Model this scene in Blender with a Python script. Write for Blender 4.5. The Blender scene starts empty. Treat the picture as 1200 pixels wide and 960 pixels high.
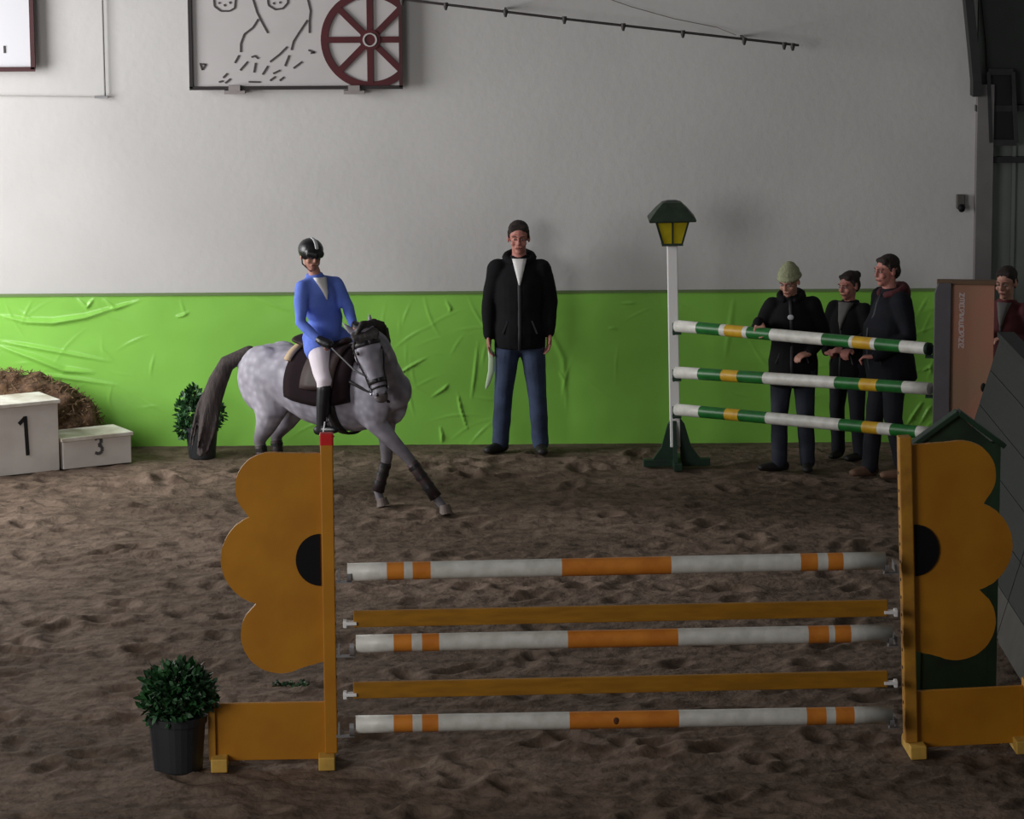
import bpy, math, random
import numpy as np
from mathutils import Vector, Matrix, noise
random.seed(7)
R = math.radians
SC = bpy.context.scene
COL = SC.collection

# ---------------------------------------------------------------- camera
CAM_H, FPX, PITCH, ROLL = 5.1, 3900.0, 9.9, 0.35
cam = bpy.data.objects.new('camera', bpy.data.cameras.new('camera'))
COL.objects.link(cam); SC.camera = cam
cam.data.sensor_width = 36.0
cam.data.lens = FPX / 1200.0 * 36.0
cam.data.clip_end = 200
_f = Vector((0, math.cos(R(PITCH)), -math.sin(R(PITCH))))
_u0 = Vector((0, math.sin(R(PITCH)), math.cos(R(PITCH)))); _r0 = Vector((1, 0, 0))
_r = _r0 * math.cos(R(ROLL)) - _u0 * math.sin(R(ROLL))
_u = _u0 * math.cos(R(ROLL)) + _r0 * math.sin(R(ROLL))
cam.matrix_world = Matrix(((_r.x, _u.x, -_f.x, 0), (_r.y, _u.y, -_f.y, 0), (_r.z, _u.z, -_f.z, CAM_H), (0, 0, 0, 1)))

# ---------------------------------------------------------------- world, light, exposure
w = bpy.data.worlds.new('world'); SC.world = w; w.use_nodes = True
w.node_tree.nodes['Background'].inputs[0].default_value = (0.88, 0.87, 0.86, 1)
w.node_tree.nodes['Background'].inputs[1].default_value = 0.088
def area(name, loc, target, sx, sy, power, col):
    l = bpy.data.lights.new(name, 'AREA'); l.shape = 'RECTANGLE'; l.size = sx; l.size_y = sy
    l.energy = power; l.color = col
    o = bpy.data.objects.new(name, l); COL.objects.link(o); o.location = loc
    o.rotation_euler = (Vector(target) - Vector(loc)).to_track_quat('-Z', 'Y').to_euler(); return o
area('daylight_gate_left', (-7.3, 24.7, 3.0), (0, 25.4, 1.0), 3.2, 3.4, 450, (1.0, 1.0, 0.99))
area('front_fill', (-7.5, 11.0, 3.8), (0, 21.0, 0.9), 5.0, 4.0, 410, (1.0, 0.98, 0.96))  # added soft fill for the front jump, no such opening is known
area('skylight_strip', (-3.5, 19.5, 9.0), (-1.5, 22, 0), 9.0, 2.5, 10, (0.95, 0.97, 1.0))
SC.view_settings.view_transform = 'Standard'; SC.view_settings.look = 'None'
SC.view_settings.gamma = 1.0; SC.view_settings.use_curve_mapping = False
SC.view_settings.exposure = 0.0

# measured points: a pixel of the 1200x960 photograph turned into a point at a known depth or height
def ray(px, py): return _f + _r * ((px - 600) / FPX) - _u * ((py - 480) / FPX)
def gnd(px, py, z=0.0):
    r = ray(px, py); return r * ((z - CAM_H) / r.z) + Vector((0, 0, CAM_H))
def at(px, py, Y):
    r = ray(px, py); return r * (Y / r.y) + Vector((0, 0, CAM_H))
WALL_Y = 27.59

# ---------------------------------------------------------------- materials
def srgb(c):
    return tuple(((x / 255) / 12.92 if x / 255 <= 0.04045 else ((x / 255 + 0.055) / 1.055) ** 2.4) for x in c) + (1,)
MATS = {}
def mat(name, col, rough=0.7, var=0.0, scale=8.0, bump=0.0, bscale=40.0, metal=0.0, col2=None, spec=0.5, coat=0.0, stretch=None, det=4):
    if name in MATS: return MATS[name]
    m = bpy.data.materials.new(name); m.use_nodes = True; N = m.node_tree.nodes; L = m.node_tree.links
    b = N['Principled BSDF']; b.inputs['Roughness'].default_value = rough; b.inputs['Metallic'].default_value = metal
    b.inputs['Specular IOR Level'].default_value = spec; b.inputs['Coat Weight'].default_value = coat
    c = srgb(col); tc = N.new('ShaderNodeTexCoord'); src = tc.outputs['Object']
    if stretch:
        mp = N.new('ShaderNodeMapping'); mp.inputs['Scale'].default_value = stretch; L.new(src, mp.inputs[0]); src = mp.outputs[0]
    c2 = srgb(col2) if col2 else tuple(x * (1 - var) for x in c[:3]) + (1,)
    nz = N.new('ShaderNodeTexNoise'); nz.inputs['Scale'].default_value = scale; nz.inputs['Detail'].default_value = det; L.new(src, nz.inputs['Vector'])
    rp = N.new('ShaderNodeValToRGB'); rp.color_ramp.elements[0].position = 0.35; rp.color_ramp.elements[1].position = 0.65
    rp.color_ramp.elements[0].color = c2; rp.color_ramp.elements[1].color = c
    L.new(nz.outputs[0], rp.inputs[0]); L.new(rp.outputs[0], b.inputs['Base Color'])
    if bump:
        n2 = N.new('ShaderNodeTexNoise'); n2.inputs['Scale'].default_value = bscale; n2.inputs['Detail'].default_value = 5; L.new(src, n2.inputs['Vector'])
        bp = N.new('ShaderNodeBump'); bp.inputs['Strength'].default_value = bump; bp.inputs['Distance'].default_value = 0.01
        L.new(n2.outputs[0], bp.inputs['Height']); L.new(bp.outputs[0], b.inputs['Normal'])
    MATS[name] = m; return m

M_white_wall = mat('whitewashed_plaster', (208, 206, 205), 0.85, var=0.08, scale=0.9, bump=0.25, bscale=14)
M_clad = mat('grey_metal_cladding', (140, 146, 142), 0.6, var=0.25, scale=1.5)
M_dark_steel = mat('dark_steel', (46, 48, 48), 0.6, var=0.3, scale=5)
M_col = mat('painted_column', (122, 116, 118), 0.7, var=0.15, scale=4)
M_black = mat('black_void', (14, 14, 18), 0.5)
M_tarp = mat('green_plastic_sheet', (150, 218, 92), 0.24, var=0.10, scale=2.0, bump=0.12, bscale=7, spec=0.7)
M_kick = mat('grey_kickboard_wood', (32, 35, 34), 0.75, var=0.25, scale=6, bump=0.2, stretch=(12, 0.6, 12))
M_kick_l = mat('pale_footboard', (74, 72, 68), 0.8, var=0.2, scale=6)
M_yel = mat('ochre_yellow_paint', (184, 124, 22), 0.5, col2=(170, 110, 18), scale=3.0, bump=0.1, bscale=20)
M_yel_edge = mat('lighter_ochre_edge', (190, 136, 40), 0.6, col2=(165, 112, 34), scale=9)  # slightly lighter ochre for the outer posts and the right inner post
M_yel_foot = mat('pale_ochre_foot', (212, 168, 76), 0.6, var=0.25, scale=12)
M_yplank = mat('mustard_plank_paint', (168, 116, 22), 0.5, col2=(148, 100, 18), scale=5, stretch=(1, 6, 6))
M_blackp = mat('black_paint', (12, 10, 14), 0.6, spec=0.25)
M_red = mat('red_paint', (196, 24, 24), 0.5)
M_pw = mat('white_pole_paint', (222, 220, 214), 0.45, col2=(200, 198, 190), scale=14)
M_po = mat('orange_pole_paint', (216, 134, 46), 0.45, col2=(200, 118, 38), scale=12)
M_pg = mat('green_pole_paint', (30, 112, 44), 0.4, col2=(24, 92, 36), scale=12)
M_py = mat('yellow_pole_paint', (214, 172, 40), 0.45, col2=(196, 150, 34), scale=12)
M_cup = mat('galvanised_cup', (150, 148, 150), 0.5, var=0.2, metal=0.3)
M_wh = mat('white_enamel', (238, 236, 236), 0.4)
M_pod = mat('white_podium_paint', (226, 220, 214), 0.55, col2=(206, 198, 192), scale=2.5)
M_podtop = mat('scuffed_podium_top', (236, 232, 224), 0.6, col2=(196, 186, 172), scale=6)
M_ink = mat('black_lettering', (24, 24, 26), 0.6)
M_sand_edge = None
M_straw = mat('brown_straw', (122, 94, 70), 0.95, col2=(78, 58, 44), scale=26, bump=0.8, bscale=60)
M_straw_l = mat('straw_strands', (140, 112, 84), 0.9, col2=(92, 70, 52), scale=30)
M_pot = mat('black_plastic_pot', (42, 44, 48), 0.5, var=0.15)
M_soil = mat('potting_soil', (44, 34, 28), 0.95, var=0.4, scale=40, bump=0.6)
M_leaf = mat('dark_green_leaf', (44, 92, 46), 0.5, col2=(22, 52, 28), scale=9)
M_leaf2 = mat('grey_green_leaf', (96, 132, 98), 0.5, col2=(58, 96, 62), scale=9)
M_stem = mat('plant_stem', (60, 62, 38), 0.8)
M_dgreen = mat('dark_green_paint', (24, 58, 40), 0.55, col2=(16, 42, 28), scale=5)
M_roof = mat('lantern_roof_green', (44, 60, 44), 0.5, col2=(30, 42, 32), scale=12)
M_lglass = mat('yellow_lantern_glass', (206, 190, 40), 0.35, col2=(176, 158, 26), scale=5)
M_grn2 = mat('moss_green_paint', (30, 62, 36), 0.6, col2=(18, 40, 26), scale=4)
M_rbrown = mat('red_brown_board', (190, 126, 106), 0.6, col2=(170, 134, 108), scale=1.6, det=2)
M_rside = mat('grey_board_side', (96, 92, 98), 0.65, var=0.15)
M_frame = mat('dark_red_frame', (72, 32, 36), 0.6, var=0.2)
M_framek = mat('near_black_frame', (40, 32, 34), 0.6)
M_wheel = mat('maroon_wheel_paint', (84, 20, 28), 0.6, col2=(72, 18, 26), scale=6)
M_panel = mat('sign_panel', (198, 194, 194), 0.6, var=0.06, scale=3)
M_panel_l = mat('bright_sign_panel', (216, 216, 222), 0.6)
M_line = mat('drawing_ink', (70, 64, 64), 0.7)
M_pipe = mat('dark_pipe', (56, 50, 50), 0.6)
# people
M_skin = mat('skin', (190, 142, 124), 0.6, col2=(180, 128, 112), scale=16)
M_skin_r = mat('ruddy_skin', (190, 130, 118), 0.6, col2=(178, 116, 106), scale=16)
M_eye = mat('eye_white', (176, 166, 160), 0.3)
M_iris = mat('dark_iris', (30, 22, 18), 0.3)
M_lip = mat('lip', (128, 66, 62), 0.6)
M_hair = mat('dark_brown_hair', (44, 32, 28), 0.8, var=0.4, scale=40, bump=0.6, bscale=90)
M_jblack = mat('black_jacket_cloth', (17, 17, 21), 0.9, spec=0.25, var=0.25, scale=7, bump=0.3, bscale=14)
M_jnavy = mat('navy_jacket_cloth', (18, 20, 30), 0.85, spec=0.3, var=0.25, scale=7, bump=0.3, bscale=14)
M_jred = mat('dark_red_jacket_cloth', (92, 30, 38), 0.8, var=0.25, scale=7, bump=0.3, bscale=14)
M_maroon = mat('maroon_collar_cloth', (84, 34, 40), 0.85, var=0.2)
M_jeans = mat('blue_jeans', (60, 74, 104), 0.85, col2=(42, 52, 76), scale=6, bump=0.2, bscale=60)
M_jeans_d = mat('dark_jeans', (52, 56, 68), 0.85, col2=(36, 40, 54), scale=6)
M_dtrou = mat('dark_trousers', (30, 32, 42), 0.85, var=0.2)
M_shoe = mat('dark_shoe', (30, 26, 26), 0.6)
M_shoe_t = mat('tan_shoe', (128, 96, 78), 0.7, var=0.2)
M_shirt = mat('white_shirt', (226, 224, 224), 0.8)
M_greyc = mat('grey_scarf_cloth', (108, 106, 104), 0.9, var=0.2)
M_bean = mat('sage_beanie_knit', (158, 160, 128), 0.95, var=0.2, scale=30, bump=0.6, bscale=80)
M_blue = mat('royal_blue_jacket_cloth', (104, 132, 226), 0.8, col2=(88, 114, 206), scale=7, bump=0.2, bscale=20)
M_breech = mat('white_breeches_cloth', (224, 214, 222), 0.8, var=0.08)
M_boot = mat('black_riding_leather', (20, 20, 24), 0.4)
M_helmet = mat('black_helmet_shell', (22, 22, 26), 0.35)
# tack
M_pad = mat('dark_maroon_saddle_pad', (32, 20, 24), 0.95, spec=0.2, var=0.2)
M_leather = mat('brown_saddle_leather', (48, 30, 26), 0.65, var=0.2)
M_fleece = mat('beige_fleece', (196, 172, 140), 0.95, var=0.15)
M_tack = mat('black_bridle_leather', (26, 22, 24), 0.5)
M_legboot = mat('black_leg_boot', (28, 24, 26), 0.6, col2=(60, 34, 36), scale=9)
M_hoof = mat('horn_hoof', (112, 98, 92), 0.6, var=0.3)
M_mane = mat('dark_grey_mane_hair', (62, 56, 56), 0.8, var=0.4, scale=30, bump=0.5, stretch=(1, 1, 0.3))
M_tail = mat('smoky_tail_hair', (78, 68, 66), 0.85, col2=(50, 44, 44), scale=22, bump=0.8, bscale=50, stretch=(3, 3, 0.4))

# ---------------------------------------------------------------- mesh builder
def basis(d, side=None):
    d = Vector(d).normalized()
    s = Vector(side) if side is not None else (Vector((1, 0, 0)) if abs(d.x) < 0.9 else Vector((0, 1, 0)))
    s = (s - d * s.dot(d))
    if s.length < 1e-5: s = d.orthogonal()
    s.normalize(); return d, s, d.cross(s)
class MB:
    def __init__(s): s.v = []; s.f = []; s.m = []; s.cur = 0
    def add(s, vs, fs):
        o = len(s.v); s.v += [tuple(v) for v in vs]; s.f += [tuple(i + o for i in f) for f in fs]; s.m += [s.cur] * len(fs)
    def box(s, c, size, rot=None):
        c = Vector(c); h = Vector(size) / 2; vs = []
        for z in (-1, 1):
            for y in (-1, 1):
                for x in (-1, 1):
                    p = Vector((x * h.x, y * h.y, z * h.z)); vs.append(c + (rot @ p if rot else p))
        s.add(vs, [(0, 2, 3, 1), (4, 5, 7, 6), (0, 1, 5, 4), (2, 6, 7, 3), (0, 4, 6, 2), (1, 3, 7, 5)])
    def bar(s, a, b, w_, t, side=None):
        a, b = Vector(a), Vector(b); d, x, y = basis(b - a, side)
        vs = [p + x * (i * w_ / 2) + y * (j * t / 2) for p in (a, b) for (i, j) in ((-1, -1), (1, -1), (1, 1), (-1, 1))]
        s.add(vs, [(3, 2, 1, 0), (4, 5, 6, 7), (0, 1, 5, 4), (1, 2, 6, 5), (2, 3, 7, 6), (3, 0, 4, 7)])
    def tube(s, pts, rad, n=12, side=None, rnd=True, cap=True):
        """rings along pts, radius r or (rx, ry); rx lies along side; ends rounded when rnd"""
        P = [Vector(p) for p in pts]
        rad = [(r, r) if isinstance(r, (int, float)) else tuple(r) for r in rad]
        if rnd:
            def endp(p, q, r):
                d = (p - q).normalized(); k = min(r)
                return [(p + d * k * a, (r[0] * b, r[1] * b)) for a, b in ((0.5, 0.87), (0.85, 0.53), (0.98, 0.2))]
            e0 = endp(P[0], P[1], rad[0]); e1 = endp(P[-1], P[-2], rad[-1])
            P = [p for p, _ in reversed(e0)] + P + [p for p, _ in e1]
            rad = [r for _, r in reversed(e0)] + rad + [r for _, r in e1]
        rings = []; prev = Vector(side) if side is not None else None
        for i, p in enumerate(P):
            d = (P[min(i + 1, len(P) - 1)] - P[max(i - 1, 0)])
            d, x, y = basis(d, prev)
            if side is None: prev = x
            rings.append([p + x * (rad[i][0] * math.cos(2 * math.pi * k / n)) + y * (rad[i][1] * math.sin(2 * math.pi * k / n)) for k in range(n)])
        vs = [v for r in rings for v in r]; fs = []
        for i in range(len(rings) - 1):
            for k in range(n):
                a = i * n + k; b = i * n + (k + 1) % n; fs.append((a, b, b + n, a + n))
        if cap: fs += [tuple(range(n - 1, -1, -1)), tuple((len(rings) - 1) * n + k for k in range(n))]
        s.add(vs, fs)
    def ell(s, c, r, rot=None, nu=16, nv=10):
        c = Vector(c); r = (r, r, r) if isinstance(r, (int, float)) else r
        vs = []; 
        for j in range(1, nv):
            t = math.pi * j / nv
            for i in range(nu):
                a = 2 * math.pi * i / nu
                p = Vector((r[0] * math.sin(t) * math.cos(a), r[1] * math.sin(t) * math.sin(a), r[2] * math.cos(t)))
                vs.append(c + (rot @ p if rot else p))
        top = Vector((0, 0, r[2])); vs.append(c + (rot @ top if rot else top)); vs.append(c - (rot @ top if rot else top))
        fs = []
        for j in range(nv - 2):
            for i in range(nu):
                a = j * nu + i; b = j * nu + (i + 1) % nu; fs.append((a, a + nu, b + nu, b))
        T = (nv - 1) * nu
        for i in range(nu):
            fs.append((T, i, (i + 1) % nu)); k = (nv - 2) * nu; fs.append((T + 1, k + (i + 1) % nu, k + i))
        s.add(vs, fs)
    def lathe(s, prof, c=(0, 0, 0), n=28, close=True):
        c = Vector(c); vs = []
        for (r, z) in prof:
            for k in range(n):
                a = 2 * math.pi * k / n; vs.append(c + Vector((r * math.cos(a), r * math.sin(a), z)))
        fs = []
        for i in range(len(prof) - 1):
            for k in range(n):
                a = i * n + k; b = i * n + (k + 1) % n; fs.append((a, b, b + n, a + n))
        if close: fs += [tuple(range(n - 1, -1, -1)), tuple((len(prof) - 1) * n + k for k in range(n))]
        s.add(vs, fs)
    def prism(s, outline, y0, y1, org=(0, 0, 0), ux=(1, 0, 0), uz=(0, 0, 1)):
        """outline in (x, z); extruded along the normal (+y) from y0 to y1"""
        org, ux, uz = Vector(org), Vector(ux), Vector(uz); un = uz.cross(ux).normalized()
        n = len(outline)
        vs = [org + ux * x + uz * z + un * y0 for x, z in outline] + [org + ux * x + uz * z + un * y1 for x, z in outline]
        fs = [tuple(range(n)), tuple(range(2 * n - 1, n - 1, -1))] + [(i, i + n, (i + 1) % n + n, (i + 1) % n) for i in range(n)]
        s.add(vs, fs)
    def mesh(s, name, mats, smooth=False):
        me = bpy.data.meshes.new(name); me.from_pydata(s.v, [], s.f)
        for m in (mats if isinstance(mats, (list, tuple)) else [mats]): me.materials.append(m)
        me.polygons.foreach_set('material_index', s.m)
        if smooth: me.polygons.foreach_set('use_smooth', [True] * len(s.f))
        me.update(); return me
    def build(s, name, mats, parent=None, smooth=False, bevel=0.0):
        me = s.mesh(name, mats, smooth)
        o = bpy.data.objects.new(name, me); COL.objects.link(o)
        if parent: o.parent = parent
        if bevel:
            b = o.modifiers.new('bevel', 'BEVEL'); b.width = bevel; b.segments = 2; b.limit_method = 'ANGLE'; b.harden_normals = False
        return o
    def blob(s, name, mats, parent=None, voxel=0.012, smooth=4, fuzz=0.0, fs=30):
        """union of every closed piece into one continuous surface"""
        me = s.mesh('t', mats); t = bpy.data.objects.new('t', me); COL.objects.link(t)
        r = t.modifiers.new('r', 'REMESH'); r.mode = 'VOXEL'; r.voxel_size = voxel; r.use_smooth_shade = True
        if smooth: q = t.modifiers.new('s', 'SMOOTH'); q.iterations = smooth; q.factor = 0.5
        dg = bpy.context.evaluated_depsgraph_get()
        m2 = bpy.data.meshes.new_from_object(t.evaluated_get(dg)); m2.name = name
        bpy.data.objects.remove(t); bpy.data.meshes.remove(me)
        if not m2.materials: m2.materials.append(mats)
        if fuzz:
            n = len(m2.vertices); co = np.empty(n * 3); no = np.empty(n * 3)
            m2.vertices.foreach_get('co', co); m2.vertices.foreach_get('normal', no)
            co = co.reshape(-1, 3); no = no.reshape(-1, 3)
            d = np.array([noise.noise(Vector(c) * fs) for c in co])
            m2.vertices.foreach_set('co', (co + no * d[:, None] * fuzz).ravel())
        m2.polygons.foreach_set('use_smooth', [True] * len(m2.polygons)); m2.update()
        o = bpy.data.objects.new(name, m2); COL.objects.link(o)
        if parent: o.parent = parent
        return o
def tag(o, label=None, cat=None, group=None, kind=None):
    if label: o['label'] = label
    if cat: o['category'] = cat
    if group: o['group'] = group
    if kind: o['kind'] = kind
    return o
def thing(name, label, cat, loc=(0, 0, 0), rz=0.0, group=None):
    o = bpy.data.objects.new(name, None); COL.objects.link(o); o.location = loc; o.rotation_euler = (0, 0, rz)
    o.empty_display_size = 0.1
    return tag(o, label, cat, group)
def setting(o, label=None): 
    o['kind'] = 'structure'
    if label: o['label'] = label
    return o

# numpy value noise
_rng = np.random.RandomState(3); _tab = _rng.rand(256, 256)
def vnoise(x, y):
    xi = np.floor(x).astype(int); yi = np.floor(y).astype(int); fx = x - xi; fy = y - yi
    fx = fx * fx * (3 - 2 * fx); fy = fy * fy * (3 - 2 * fy)
    g = lambda a, b: _tab[a & 255, b & 255]
    return (g(xi, yi) * (1 - fx) + g(xi + 1, yi) * fx) * (1 - fy) + (g(xi, yi + 1) * (1 - fx) + g(xi + 1, yi + 1) * fx) * fy - 0.5
def grid_mesh(name, X, Y, Z, m):
    ny, nx = X.shape; co = np.stack([X, Y, Z], -1).reshape(-1, 3)
    i = np.arange(ny * nx).reshape(ny, nx)
    q = np.stack([i[:-1, :-1], i[:-1, 1:], i[1:, 1:], i[1:, :-1]], -1).reshape(-1, 4)
    me = bpy.data.meshes.new(name); me.vertices.add(len(co)); me.vertices.foreach_set('co', co.ravel())
    me.loops.add(q.size); me.loops.foreach_set('vertex_index', q.ravel())
    me.polygons.add(len(q)); me.polygons.foreach_set('loop_start', np.arange(0, q.size, 4)); me.polygons.foreach_set('loop_total', np.full(len(q), 4))
    me.polygons.foreach_set('use_smooth', np.ones(len(q), bool)); me.materials.append(m); me.update(calc_edges=True); me.validate()
    o = bpy.data.objects.new(name, me); COL.objects.link(o); return o

# ---------------------------------------------------------------- floor
def footing_mat():
    m = bpy.data.materials.new('riding_sand'); m.use_nodes = True; N = m.node_tree.nodes; L = m.node_tree.links; b = N['Principled BSDF']
    b.inputs['Roughness'].default_value = 0.95; b.inputs['Specular IOR Level'].default_value = 0.2
    tc = N.new('ShaderNodeTexCoord'); mp = N.new('ShaderNodeMapping'); mp.inputs['Scale'].default_value = (0.6, 1.0, 1.0); L.new(tc.outputs['Object'], mp.inputs[0])
    def nz(sc, det, lo, hi, c0, c1):
        n = N.new('ShaderNodeTexNoise'); n.inputs['Scale'].default_value = sc; n.inputs['Detail'].default_value = det; L.new(mp.outputs[0], n.inputs[0])
        r = N.new('ShaderNodeValToRGB'); r.color_ramp.elements[0].position = lo; r.color_ramp.elements[1].position = hi
        r.color_ramp.elements[0].color = c0; r.color_ramp.elements[1].color = c1; L.new(n.outputs[0], r.inputs[0]); return r
    a = nz(0.7, 5, 0.35, 0.65, srgb((98, 83, 71)), srgb((126, 108, 95)))
    c = nz(9, 6, 0.36, 0.56, (0.42, 0.38, 0.36, 1), (1, 1, 1, 1))
    mx = N.new('ShaderNodeMix'); mx.data_type = 'RGBA'; mx.blend_type = 'MULTIPLY'; mx.inputs[0].default_value = 0.7
    L.new(a.outputs[0], mx.inputs[6]); L.new(c.outputs[0], mx.inputs[7]); L.new(mx.outputs[2], b.inputs['Base Color'])
    n2 = N.new('ShaderNodeTexNoise'); n2.inputs['Scale'].default_value = 22; n2.inputs['Detail'].default_value = 6; L.new(tc.outputs['Object'], n2.inputs[0])
    bp = N.new('ShaderNodeBump'); bp.inputs['Strength'].default_value = 0.5; bp.inputs['Distance'].default_value = 0.03
    L.new(n2.outputs[0], bp.inputs['Height']); L.new(bp.outputs[0], b.inputs['Normal']); return m
M_floor = footing_mat()
gx = np.arange(-5.0, 4.7, 0.024); gy = np.arange(15.6, 27.62, 0.026); X, Yg = np.meshgrid(gx, gy)
Z = 0.018 * vnoise(X * 1.1, Yg * 1.1) + 0.018 * vnoise(X * 3.1 + 9, Yg * 3.9) + 0.015 * vnoise(X * 8 + 5, Yg * 9) + 0.014 * vnoise(X * 19, Yg * 21)
rr = random.Random(11)
for _ in range(420):      # hoof prints and scuffs
    cx, cy = rr.uniform(-4.8, 3.1), rr.uniform(16, 27.2); a = rr.uniform(0, math.pi); l = rr.uniform(0.07, 0.16); ww = rr.uniform(0.05, 0.075); dp = rr.uniform(0.012, 0.035)
    i0, i1 = np.searchsorted(gx, [cx - 0.4, cx + 0.4]); j0, j1 = np.searchsorted(gy, [cy - 0.4, cy + 0.4])
    dx = X[j0:j1, i0:i1] - cx; dy = Yg[j0:j1, i0:i1] - cy
    u = (dx * math.cos(a) + dy * math.sin(a)) / l; v = (-dx * math.sin(a) + dy * math.cos(a)) / ww; q = u * u + v * v
    Z[j0:j1, i0:i1] += -dp * np.exp(-q * 1.2) + dp * 0.55 * np.exp(-(np.sqrt(q) - 1.7) ** 2 * 3)
Z *= np.clip((27.62 - Yg) / 0.5, 0.15, 1); Z -= 0.008
setting(grid_mesh('floor', X, Yg, Z, M_floor), 'brown churned riding arena sand')
b = MB(); b.box((-15, 13, -0.12), (20, 36, 0.1)); b.box((4.9, 13, -0.12), (0.4 + 15, 36, 0.1)) if False else None
b.box((5.0, 7.8, -0.12), (20, 15.6, 0.1)); b.box((10.0, 21, -0.12), (10.6, 14, 0.1))
setting(b.build('floor', M_floor), 'outer arena ground')

# ---------------------------------------------------------------- walls
b = MB(); b.box((-8.07, WALL_Y + 0.15, 3.5), (23.86, 0.3, 7.3)); setting(b.build('wall_back', M_white_wall), 'whitewashed back wall of the riding hall')
# cladding bay to the right of the white wall
bay = MB(); bay.box((5.22, WALL_Y + 0.06, 3.5), (2.7, 0.1, 7.3)); wb = setting(bay.build('wall_right', M_clad), 'grey green clad bay beside the white wall')
for k in range(9):
    q = MB(); q.box((4.02 + k * 0.16, WALL_Y + 0.0, 3.5), (0.03, 0.05, 7.2)); q.build('cladding_rib', M_clad, wb)
q = MB(); q.box((3.925, WALL_Y - 0.02, 1.5), (0.135, 0.2, 3.0)); setting(q.build('trim_1', M_col, None), 'pale painted column at the right end of the wall')
q = MB(); q.box((4.1, WALL_Y - 0.03, 2.80), (0.5, 0.12, 0.05)); q.box((4.25, WALL_Y - 0.0, 2.37), (0.5, 0.12, 0.05)); setting(q.build('trim_2', M_dark_steel), 'dark steel cross rails')
# arched rib: foot at the column, bending left with height
arc = [at(1140, 112, WALL_Y - 0.06), at(1140, 95, WALL_Y - 0.06), at(1137, 60, WALL_Y - 0.06), at(1133, 20, WALL_Y - 0.06), at(1129, -20, WALL_Y - 0.06), at(1121, -70, WALL_Y - 0.06), at(1100, -140, WALL_Y - 0.06)]
q = MB()
for i in range(len(arc) - 1): q.bar(arc[i] + Vector((0.02, 0, 0)), arc[i + 1] + Vector((0.02, 0, 0)), 0.07, 0.26)
setting(q.build('trim_3', M_dark_steel), 'dark curved roof rib')
q = MB(); q.prism([(3.95, 2.83), (4.7, 2.83), (4.7, 5.5), (3.3, 5.5), (3.86, 3.9), (3.93, 3.3)], 0, 0.05, org=(0, WALL_Y - 0.045, 0), ux=(1, 0, 0), uz=(0, 0, 1))
setting(q.build('trim_4', mat('dark_roof_sheet', (52, 56, 54), 0.8, var=0.3, scale=2)), 'dark roof haunch sheet')  # sheet in a darker grey-green than the cladding
wd = thing('window_1', 'dark narrow window high in the clad bay', 'window'); wd['kind'] = 'structure'; del wd['category']
p0, p1, p2, p3 = (at(1158, 84, WALL_Y - 0.1), at(1187, 84, WALL_Y - 0.1), at(1191, 167, WALL_Y - 0.1), at(1161, 167, WALL_Y - 0.1))
q = MB(); q.prism([(p.x, p.z) for p in (p3, p2, p1, p0)], -0.02, 0.04, org=(0, WALL_Y - 0.06, 0)); q.build('pane', M_black, wd)
q = MB()
for a, c in ((p0, p1), (p1, p2), (p2, p3), (p3, p0)): q.bar(a, c, 0.03, 0.05)
q.build('window_frame', M_dark_steel, wd)
b = MB(); b.box((4.72, 13.5, 3.5), (0.2, 28.6, 7.3)); setting(b.build('wall_right', M_clad), 'grey side wall beyond the kickboard')

# green sheet along the foot of the wall -----------------------------------------
def P(px, py): p = at(px, py, WALL_Y - 0.03); return (p.x, p.z)
creases = [([(0, 370), (30, 377), (62, 378), (100, 372), (150, 356)], 0.030, 0.028), ([(0, 406), (40, 420), (75, 434), (110, 437)], 0.034, 0.03), ([(0, 400), (50, 409), (130, 424)], 0.02, 0.02), ([(20, 438), (70, 442), (140, 452)], 0.016, 0.02),
    ([(90, 350), (102, 360), (110, 350)], 0.02, 0.012), ([(120, 350), (135, 362), (165, 352)], 0.015, 0.014), ([(205, 372), (214, 370), (222, 366)], 0.018, 0.010), ([(462, 442), (480, 430), (502, 418)], 0.020, 0.008), ([(505, 466), (520, 456), (526, 450)], 0.016, 0.012), ([(536, 460), (540, 480), (548, 505)], 0.018, 0.009), ([(516, 500), (518, 512), (518, 519)], 0.02, 0.012), ([(522, 352), (528, 362), (526, 366)], 0.016, 0.009),
    ([(728, 355), (738, 355), (744, 355)], 0.020, 0.007), ([(655, 436), (662, 446)], 0.012, 0.008), ([(712, 384), (724, 386)], 0.012, 0.009), ([(1062, 500), (1072, 484), (1082, 470)], 0.022, 0.010), ([(1078, 498), (1088, 480), (1092, 476)], 0.02, 0.009), ([(1080, 436), (1090, 430), (1093, 440)], 0.02, 0.009), ([(1064, 512), (1080, 508), (1092, 494)], 0.02, 0.009), ([(560, 400), (556, 440), (552, 470)], 0.012, 0.012), ([(640, 380), (660, 420), (664, 480)], 0.008, 0.03), ([(300, 350), (340, 365)], 0.01, 0.015), ([(860, 350), (850, 420)], 0.008, 0.03)]
tx = np.arange(-5.2, 3.87, 0.011); tz = np.linspace(-0.02, 1.275, 118); TX, TZ = np.meshgrid(tx, tz)
D = 0.02 + 0.010 * (vnoise(TX * 1.3 + 40, TZ * 1.6) + 0.5) + 0.006 * vnoise(TX * 4 + 3, TZ * 5) 
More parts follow.
